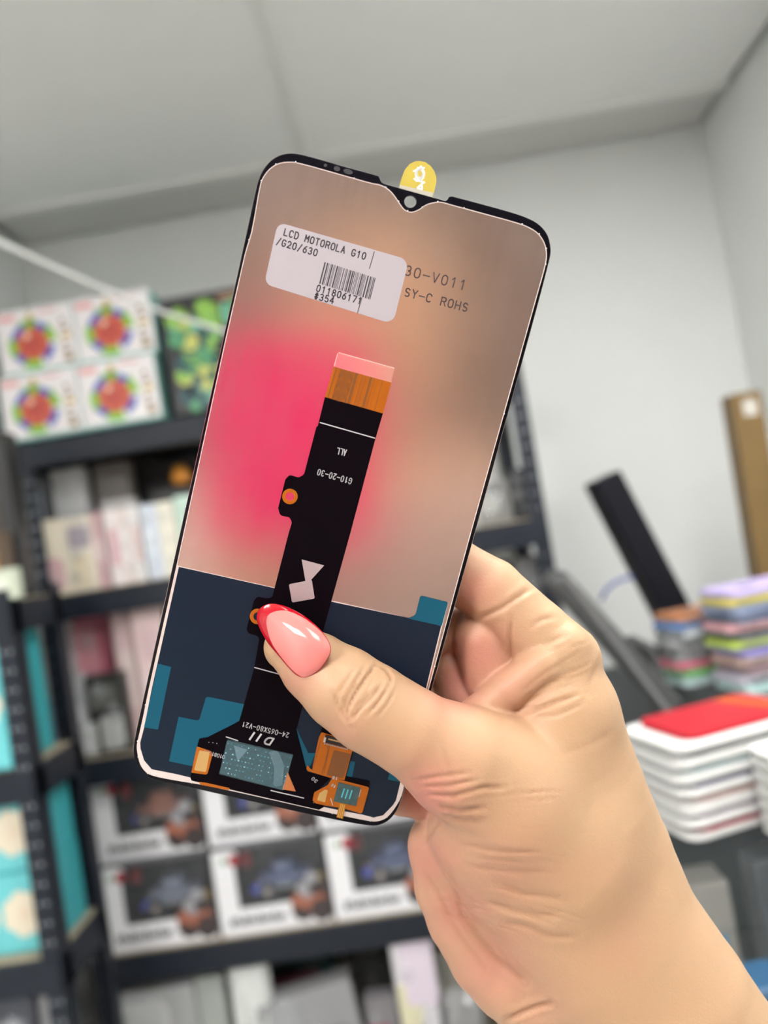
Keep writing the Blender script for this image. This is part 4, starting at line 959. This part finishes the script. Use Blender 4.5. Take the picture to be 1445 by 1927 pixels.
BLU = mat('toy_body_blue', (.05, .07, .16), .3); ORG = mat('toy_body_orange', (.36, .15, .10), .35); GRY = mat('toy_body_grey', (.16, .18, .24), .3)
TB = [(-.898, 0, ORG, 'toy car box with orange vehicle, stacked at the rack end'), (-.617, 0, GRY, 'toy car box stacked right below the corner of the display'), (-.338, 0, BLU, 'toy car box of the upper row, behind the phone display'),
      (-.895, 1, GRY, 'toy car box at shelf level by the rack end post'), (-.612, 1, BLU, 'toy car box at shelf level, second from the rack end post'), (-.330, 1, BLU, 'toy car box at shelf level beside the palm of the hand'), (-.05, 1, ORG, 'toy car box at shelf level behind the hand')]
for i, (x, lv, body, lab) in enumerate(TB):
    if lv: toy_box(x, S4 + .001, .272, .205, 1.898, lab, i, body)
    else: toy_box(x - .004, S4 + .207, .268, .203, 1.935, lab, i, body)

# lowest shelf: blisters, bags, holographic box
G5 = 'packs on the lowest shelf'
goods('blister_pack', 'wide silvery blister pack, lowest shelf beside the posts', 'pack', G5, 212, 372, 1862, 1990, S5, 1.90, .06, (.40, .41, .41), .2, ((.30, .31, .31), (.58, .59, .58)), 3)
goods('blister_pack', 'narrow grey green carton next to the wide silvery blister', 'pack', G5, 376, 428, 1838, 1990, S5, 1.92, .07, (.40, .43, .40), .35)
pouch('plastic_bag', 'bright white rounded pouch with greenish front, lowest shelf', 'bag', None, 430, 512, 1812, 1990, S5, 1.89, (.80, .83, .80), 8, .9)
goods('blister_pack', 'dark teal carton at the back of the lowest shelf', 'pack', G5, 530, 640, 1800, 1990, S5, 2.10, .06, (.03, .07, .075), .3, ((.06, .16, .16),), 5)
goods('blister_pack', 'dark red carton behind the slanted silvery pack', 'pack', G5, 520, 610, 1846, 1990, S5, 2.03, .05, (.10, .03, .04), .3, ((.20, .07, .09),), 6)
sl = goods('blister_pack', 'slanted silvery clear pack lying across the lowest shelf', 'pack', G5, 505, 690, 1872, 1990, S5, 1.91, .06, (.33, .33, .34), .15, ((.16, .16, .17),), 7)
sl.rotation_euler = (0, -.10, .12); sl.location.z += .012
goods('blister_pack', 'black carton at the back, beside the shimmering tall box', 'pack', G5, 660, 745, 1775, 1990, S5, 2.08, .06, (.035, .035, .038), .4, ((.09, .085, .08),), 8)
goods('blister_pack', 'red and grey blister pack in front of the black carton', 'pack', G5, 692, 752, 1878, 1990, S5, 1.92, .05, (.22, .21, .22), .2, ((.30, .05, .10),), 2)
hb = goods('holographic_box', 'tall shimmering holographic box, lowest shelf beside the palm', 'box', None, 748, 824, 1772, 1990, S5, 1.895, .07, (.80, .78, .82), .18, ((.40, .66, .76), (.78, .74, .50), (.80, .70, .80)), 15, metal=.35)
goods('blister_pack', 'cream carton behind the shimmering tall box', 'pack', G5, 826, 872, 1790, 1990, S5, 1.99, .05, (.52, .52, .45), .4)
pouch('plastic_bag', 'crumpled grey bag by the heel of the hand', 'bag', None, 836, 920, 1872, 1990, S5, 1.90, (.42, .42, .42), 12, .8)

# left rack: turquoise cartons
G6 = 'turquoise cartons on the narrow rack'
M_tq = mat('carton_turquoise', (.055, .40, .44), .4); M_flw = mat('art_flower_cream', (.80, .72, .56), .4)
def tq_box(x1, w, z0, h, y, d, label, seed):
    e = empty('turquoise_carton', (x1 - w / 2, y, z0)); tag(e, label, 'carton', G6)
    MB().box((-w / 2, 0, 0), (w / 2, d, h), b=.002).build('carton', M_tq, e)
    MB().box((-w / 2 + .002, -.001, .004), (w / 2 - .006, .0, h - .004)).build('front_panel', mat('carton_turquoise_light', (.16, .60, .63), .4), e)
    p = MB(); random.seed(seed)
    for cx in (w / 2 - .052, w / 2 - .15):
        for k in range(7):
            a = k * 2 * math.pi / 7; fan(p, cx + .026 * math.cos(a), h * .48 + .026 * math.sin(a), .021, -.0016 - .0001 * k - (.001 if cx < 0 else 0), 0, 9)
        fan(p, cx, h * .48, .014, -.004, 1, 9)
    tag(p.build('flower_print', [M_flw, mat('art_flower_core', (.80, .66, .50), .4)], e), kind='stuff')
tq_box(-.830, .26, .754, .160, 1.536, .15, 'turquoise carton with cream flowers, standing on the pale board', 1)
tq_box(-.832, .26, .915, .160, 1.536, .15, 'turquoise carton with cream flowers, on top of its twin', 2)
tq_box(-.842, .25, 1.124, .27, 1.502, .17, 'tall turquoise carton one shelf above the flower pair', 3)
goods('small_carton', 'tall black carton at the back of the narrow rack top', 'carton', None, -70, 27, 815, 1130, 1.454, 1.62, .06, (.03, .028, .028), .5, ((.07, .05, .04),), 3)
goods('small_carton', 'pale green white pack, top visible shelf of the narrow rack', 'carton', None, -30, 30, 1072, 1130, 1.454, 1.502, .03, (.60, .66, .52), .4, ((.75, .78, .68),), 3)
goods('small_carton', 'orange and dark carton behind the pale green white pack', 'carton', None, -35, 6, 1000, 1130, 1.454, 1.545, .05, (.12, .08, .05), .4, ((.60, .30, .04),), 3)
goods('dark_pack', 'dark pack with blue insert below the turquoise cartons', 'pack', None, -40, 66, 1872, 1990, .362, 1.51, .10, (.05, .055, .07), .3, ((.06, .08, .20), (.16, .17, .19)), 6)
goods('dark_pack', 'grey clear pack under the turquoise cartons, next to the post', 'pack', None, 68, 104, 1862, 1990, .362, 1.53, .06, (.28, .28, .29), .25)

# ---------------------------------------------------------------- glass counter with stacks of phone cases
CT = 1.14
ce = empty('glass_counter', (.60, 1.07, 0)); tag(ce, 'glass topped display counter along the side wall', 'display counter')
M_gl = mat('counter_glass', (.06, .08, .075), .06, alpha=.05, spec=.5); M_al = mat('counter_frame', (.10, .105, .11), .35, metal=.4)
MB().box((-.45, -.50, CT - .010), (.44, .50, CT), b=.002).build('glass_top', M_gl, ce)
MB().box((-.448, -.497, .60), (.438, -.491, CT - .010)).build('front_pane', M_gl, ce); MB().box((-.449, -.49, .60), (-.443, .49, CT - .010)).build('side_pane', M_gl, ce)
MB().box((-.45, -.49, 0), (.44, .49, .60), b=.003).build('plinth', mat('counter_plinth', (.06, .062, .066), .5), ce)
MB().box((-.44, .47, .60), (.43, .49, CT - .012)).build('back_panel', mat('counter_back', (.05, .055, .06), .5), ce)
MB().box((-.44, -.44, .86), (.43, .46, .868)).build('glass_shelf', M_gl, ce)
for sx in (-.45, .43):
    for sy in (-.50, .49): MB().box((sx, sy, .60), (sx + .012, sy + .012, CT - .010)).build('corner_post', M_al, ce)
random.seed(21)
cc = [(.03, .10, .20), (.02, .20, .42), (.11, .12, .13), (.05, .05, .06), (.26, .25, .23), (.10, .10, .11), (.03, .05, .10), (.09, .095, .10)]
names = ['navy', 'bright blue', 'silver', 'black', 'ivory', 'charcoal', 'midnight blue', 'grey']
k = 0
for zl, tier in ((.868, 'upper'), (.60, 'lower')):
    for ix in range(6):
        for iy in range(2):
            x = .20 + ix * .085; y = .62 + iy * .11; c = cc[(k * 3 + iy) % 8]; h = random.uniform(.19, .255) if tier == 'upper' else random.uniform(.12, .22)
            e = empty('boxed_accessory', (x, y, zl)); e.rotation_euler = (0, 0, random.uniform(-.2, .2))
            tag(e, '%s small box in the glass counter, %s shelf, %s row, %s along' % (names[(k * 3 + iy) % 8], tier, ('front', 'second')[iy], ('first', 'second', 'third', 'fourth', 'fifth', 'sixth')[ix]), 'box', 'small boxes inside the glass counter')
            MB().box((-.03, -.02, 0), (.03, .02, h), b=.002).build('carton', mat('cbox_%.2f_%.2f_%.2f' % c, c, .3), e)
            MB().box((-.02, -.0215, h * .5), (.02, -.0195, h * .8)).build('printed_label', mat('cbox_label_%d' % (k % 3), ((.50, .52, .55), (.05, .20, .36), (.12, .12, .13))[k % 3], .3), e); k += 1

M_tray = mat('pack_tray_white', (.66, .66, .64), .35); M_trayc = mat('pack_tray_clear', (.55, .58, .58), .15, alpha=.75, coat=.4); M_lid = mat('pack_lid_clear', (.85, .88, .9), .08, alpha=.03, spec=.2)
def case_pack(x, y, z, rz, w, d, h, col, tray, label, group, cname, top=False):
    e = empty('phone_case_pack', (x, y, z), rz); tag(e, label, 'phone case', group)
    def slab(name, ww, dd, z0, z1, r, m):
        mb = MB(); p0 = rr(-ww / 2, -dd / 2, ww / 2, dd / 2, r, 6); ins = .0012
        p1 = rr(-ww / 2 + ins, -dd / 2 + ins, ww / 2 - ins, dd / 2 - ins, r - ins, 6); n = len(p0)
        vs = [(a, b, z0) for a, b in p1] + [(a, b, z0 + ins) for a, b in p0] + [(a, b, z1 - ins) for a, b in p0] + [(a, b, z1) for a, b in p1]
        fs = [tuple(range(n))[::-1], tuple(range(3 * n, 4 * n))] + [(q * n + i, q * n + (i + 1) % n, (q + 1) * n + (i + 1) % n, (q + 1) * n + i) for q in range(3) for i in range(n)]
        mb.add(vs, fs); o = mb.build(name, m, e); return o
    slab('tray', w, d, 0, h * (.44 if tray is M_tray else .16), .016, tray)
    slab('phone_case', w - ((.034 if top else .022) if tray is M_tray else .004), d - ((.014 if top else .005) if tray is M_tray else .004), h * (.42 if tray is M_tray else .15), h * .90, .0145, mat('case_' + cname, tuple((c * .72 if tray is M_tray else c * .85) for c in col), .45, spec=.12))
    if tray is not M_tray: mb = MB(); mb.box((-w / 2 + .03, -d / 2 + .012, h * .88), (-w / 2 + .052, -d / 2 + .034, h * .93), b=.001); mb.build('camera_window', mat('case_window_dark', (.03, .03, .03), .3), e)
    slab('lid', w - .004, d - .004, h * .91, h * .99, .015, M_lid) if tray is not M_tray else slab('rim', w - .0005, d - .0005, h * .89, h * .97, .0155, M_tray) if not top else None
    return e
RS = [('crimson', (.50, .03, .07), 'lowest white pack of the big stack, crimson case'), ('mauve', (.34, .26, .34), 'white pack with mauve case, above the crimson one'), ('rose_beige', (.55, .32, .28), 'white pack with rose beige case, middle of the stack'),
      ('navy', (.03, .03, .13), 'white pack with navy case in the big stack'), ('sea_green', (.22, .36, .38), 'white pack with sea green case in the big stack'), ('black', (.03, .03, .03), 'white pack with black case, directly under the red one'), ('red', (.50, .022, .036), 'white pack with bright red case on top of the big stack')]
rz = math.radians(17)
fl = np.array(at_z(1302, 1592, CT + .001)); W, D = .165, .095
ux = np.array([math.cos(rz), math.sin(rz)]); uy = np.array([-math.sin(rz), math.cos(rz)])
ctr = fl[:2] + ux * W / 2 + uy * D / 2
for i, (cn, col, lab) in enumerate(RS):
    random.seed(i); j = random.uniform(-.002, .002)
    last = case_pack(ctr[0] + j, ctr[1] + j, CT + .001 + i * .0133, rz + random.uniform(-.02, .02), W, D, .0132, col, M_tray, lab, 'white phone case packs in the big stack', cn, top=i == 6)
US = [('mint', (.48, .72, .70)), ('lilac_grey', (.50, .46, .56)), ('plum', (.24, .14, .17)), ('peach', (.66, .42, .34)), ('violet', (.22, .18, .48)), ('lime', (.55, .72, .08)), ('charcoal', (.07, .07, .07)), ('pink', (.80, .38, .42)), ('midnight', (.06, .08, .17)), ('denim', (.22, .28, .46)), ('yellow', (.80, .66, .10)), ('lilac', (.56, .46, .80))]
lbl = MB(); lbl.add([(.045, -D / 2 + .012, .0122), (.062, -D / 2 + .012, .0122), (.040, D / 2 - .012, .0122), (.023, D / 2 - .012, .0122)], [(0, 1, 2, 3)])
lbl.build('orange_label', mat('label_orange', (.50, .09, .02), .4, spec=.1), last)
b0 = at_z(1488, 1292, CT + .001)
for i, (cn, col) in enumerate(US):
    random.seed(50 + i)
    case_pack(b0[0] + random.uniform(-.005, .005), b0[1] + .05 + random.uniform(-.005, .005), CT + .001 + i * .0128, math.radians(14) + random.uniform(-.06, .06), .16, .09, .0126, col, M_trayc, 'clear pack with %s case in the tall mixed stack' % cn.replace('_', ' '), 'clear phone case packs in the tall stack', cn)
LS = [('sea_glass', (.42, .60, .58)), ('leaf_green', (.12, .42, .08)), ('raspberry', (.55, .10, .16)), ('smoke', (.25, .25, .26)), ('ash', (.36, .36, .37)), ('pewter', (.45, .46, .47)), ('silver', (.52, .55, .60)), ('cobalt', (.05, .17, .46)), ('rust', (.42, .16, .06))]
b1 = at_z(1352, 1300, CT + .001)
for i, (cn, col) in enumerate(LS):
    random.seed(80 + i)
    case_pack(b1[0] + .030 + random.uniform(-.010, .008), b1[1] + .10 + random.uniform(-.004, .004), CT + .001 + i * .0128, math.radians(12) + random.uniform(-.12, .12), .14, .08, .0126, col, M_trayc, 'clear pack with %s case in the stack behind the tall one' % cn.replace('_', ' '), 'clear phone case packs behind the tall stack', cn)
b2 = at_z(1428, 1640, CT + .001)
for i in range(6):
    case_pack(b2[0] + .112, b2[1] + .045 , CT + .001 + i * .0125, math.radians(3 + 2 * (i % 2)), .15, .08, .0123, (.78, .76, .68), M_tray, 'cream phone case pack at counter edge, %s from the bottom' % ('lowest', 'second', 'third', 'fourth', 'fifth', 'topmost of six')[i], 'cream phone case packs', 'cream')

# black screen on its stand and slanted grey panel on the counter
def slab_between(name, a, b, th, depth, m, parent, org, bev=.004):
    a = Vector(a) - org; b = Vector(b) - org; d = (b - a); L = d.length; d.normalize(); yv = Vector((0, 1, 0)); n = d.cross(yv).normalized()
    o = MB().box((0, -depth / 2, -th / 2), (L, depth / 2, th / 2), b=bev).build(name, m, parent)
    o.matrix_local = Matrix(((d.x, yv.x, n.x, a.x), (d.y, yv.y, n.y, a.y), (d.z, yv.z, n.z, a.z), (0, 0, 0, 1)))
    return o
M_blk = mat('screen_black', (.005, .0055, .009), .5, spec=.15); M_gry = mat('panel_grey', (.060, .062, .062), .4)
A = Vector(at_y(1131, 899, 1.40)); B = Vector(at_y(1296, 1215, 1.40))
e = empty('monitor', (B.x, 1.40, CT)); tag(e, 'thin black screen leaning back on its foot, seen from its edge', 'monitor'); O = Vector((B.x, 1.40, CT))
slab_between('screen_panel', A, B, .050, .09, M_blk, e, O)
slab_between('stand_leg', at_y(1236, 1090, 1.42), at_y(1262, 1230, 1.42), .022, .06, M_blk, e, O, .003)
MB().box((-.06, -.09, 0), (.05, .09, .03), b=.008).build('foot', M_blk, e)
slab_between('hinge', Vector((B.x - .012, 1.40, B.z + .01)), Vector((B.x, 1.40, CT + .01)), .07, .10, M_blk, e, O, .006)
A2 = Vector(at_y(1040, 1082, 1.12)); B2 = Vector(at_z(1318, 1362, CT + .02)); B2.y = 1.12
O2 = Vector((B2.x, 1.12, CT)); e = empty('slanted_panel', O2); tag(e, 'dark grey flat panel propped at a slant in front of the black screen', 'panel')
slab_between('panel', A2, Vector((B2.x, 1.12, CT + .018)), .026, .10, M_gry, e, O2)
slab_between('panel_edge', A2 + Vector((.01, -.052, -.004)), Vector((B2.x - .01, 1.068, CT + .014)), .006, .004, mat('panel_edge_light', (.16, .16, .16), .4), e, O2, .001)
slab_between('prop', Vector((A2.x + .11, 1.14, A2.z - .115)), Vector((A2.x + .13, 1.16, CT)), .014, .08, M_gry, e, O2, .003)
cb = [Vector(at_y(u, v, 1.34)) for u, v in ((1130, 1130), (1142, 1108), (1160, 1094), (1182, 1086), (1192, 1088))]
tag(MB().tube(cb, .0032).build('cable', mat('cable_blue', (.06, .08, .26), .4)), 'short blue cable curving beside the black screen', 'cable')
# long brown carton in the corner
lc = Vector(at_y(1393, 742, 1.78)); bot = Vector(at_y(1450, 1100, 1.78))
e = empty('long_carton', (lc.x + (bot.x - lc.x) * lc.z / (lc.z - bot.z), 1.78, 0)); tag(e, 'long brown cardboard carton standing upright by the side wall', 'carton')
O3 = Vector(e.location)
slab_between('carton', lc, O3 + Vector((0, 0, .004)), .068, .06, mat('kraft_brown', (.19, .115, .035), .45, noise=.1, nscale=20), e, O3, .003)
tp = MB().box((-.014, -.0325, -.055), (.018, -.0305, -.018), b=.0004).build('tape_seal', mat('tape_shine', (.62, .58, .52), .15, metal=.3), e); tp.location = lc - O3

# the phone that takes the picture, behind the lens: it shows in the satin metal as a pink glow
e = empty('camera_phone', matrix=CAM_M @ Matrix.Translation((0, 0, 0))); tag(e, 'hot pink phone case behind the lens, mirrored in the metal back', 'phone')
bd = MB().prism(rr(-.080, -.080, .007, .028, .012, 6), .003, .012).build('case', mat('case_hot_pink', (.97, .006, .165), .6, spec=.04), e)

# the person taking the picture, behind the lens: only a blurred reflection in the satin metal shows
def blob_person():
    K = .014
    def c(*p): return [(np.array(q[:3], float), q[3]) for q in p]
    chains = [c((.02, .05, .40, .085), (.02, -.02, .39, .075), (.02, -.10, .42, .052), (.02, -.17, .45, .07)),
              c((-.17, -.22, .46, .06), (.02, -.18, .46, .08), (.21, -.22, .44, .06)), c((.02, -.22, .46, .125), (.02, -.45, .48, .12), (.02, -.62, .48, .135), (.02, -.72, .48, .13)),
              c((.09, -.78, .48, .085), (.10, -1.05, .47, .06), (.10, -1.36, .5, .045), (.10, -1.38, .40, .035)), c((-.05, -.78, .48, .085), (-.06, -1.05, .47, .06), (-.06, -1.36, .5, .045), (-.06, -1.38, .40, .035)),
              c((.21, -.22, .43, .055), (.25, -.43, .22, .044), (.205, -.345, .02, .036), (.155, -.262, -.12, .030), (.111, -.186, -.200, .0225)), c((-.17, -.22, .45, .055), (-.20, -.36, .22, .042), (-.10, -.20, .07, .030), (-.062, -.125, .032, .024)),
              c((-.062, -.125, .030, .020), (-.05, -.085, .024, .010), (-.01, -.075, .019, .008)), c((-.06, -.10, .030, .018), (-.05, -.055, .025, .009), (-.012, -.045, .020, .008))]
    h = .014; lo = np.array([-.34, -1.46, -.25]); n = np.ceil((np.array([.38, .19, .66]) - lo) / h).astype(int)
    F = np.full(n, 1.0, np.float32); P = np.stack(np.meshgrid(*[lo[q] + h * np.arange(n[q]) for q in range(3)], indexing='ij'), -1).astype(np.float32)
    for ch in chains:
        for (a, ra), (b_, rb) in zip(ch[:-1], ch[1:]): F = smin(F, cone_d(P, a.astype(np.float32), b_.astype(np.float32), ra, rb), K)
    V, Q = surface_nets(F, lo, h)
    me = bpy.data.meshes.new('person'); me.from_pydata(V.tolist(), [], Q.tolist()); me.update(); me.polygons.foreach_set('use_smooth', [True] * len(me.polygons))
    cz = V[Q].mean(1)
    skin = ((cz[:, 1] > -.15) & (cz[:, 2] > .25)) | (cz[:, 2] < .20)
    top = ~skin & (cz[:, 1] > -.72)
    me.polygons.foreach_set('material_index', np.where(skin, 0, np.where(top, 1, 2)).astype(np.int32))
    o = link('person', me, [mat('skin_plain', (.60, .37, .21), .5), mat('top_beige', (.42, .33, .285), .8), mat('trousers_dark', (.04, .045, .06), .8)])
    o.matrix_world = CAM_M
    tag(o, 'dark haired person in a beige top behind the lens, mirrored as soft tones', 'person')
    hm_ = MB(); hm_.ball((.02, .085, .43), .105, seg=18, ring=12, sc=(1, .95, .95)); hm_.ball((.02, -.06, .50), .10, seg=18, ring=12, sc=(1.05, 1.5, .6))
    hm_.build('hair', mat('hair_dark_brown', (.035, .02, .014), .5), o)
blob_person()

# unseen brown cabinets, invented to darken the reflection in the metal
M_cab = mat('added_cabinet_brown', (.11, .075, .06), .55, noise=.15, nscale=8)
for cx, lab in ((.42, 'added unseen brown cabinet by the side wall, darkens the mirrored metal'), (-.84, 'added unseen brown cabinet at the far end, darkens the mirrored metal')):
    e = empty('added_cabinet', (cx, BY + .23, 0)); tag(e, lab, 'cabinet', 'added cabinets behind the photographer')
    MB().box((-.60, -.22, 0), (.60, .20, 2.30), b=.004).build('body', M_cab, e)
    for k in range(2):
        dr = MB().box((-.595 + .6 * k, .20, .08), (-.005 + .6 * k, .222, 2.27), b=.003).build('added_cabinet_door', M_cab, e)
        x = -.04 if k == 0 else .04
        MB().cyl((x, .245, 1.0), (x, .245, 1.18), .006).box((x - .005, .22, 1.0), (x + .005, .25, 1.01)).box((x - .005, .22, 1.17), (x + .005, .25, 1.18)).build('handle', mat('handle_steel', (.5, .5, .5), .3, metal=.9), dr)
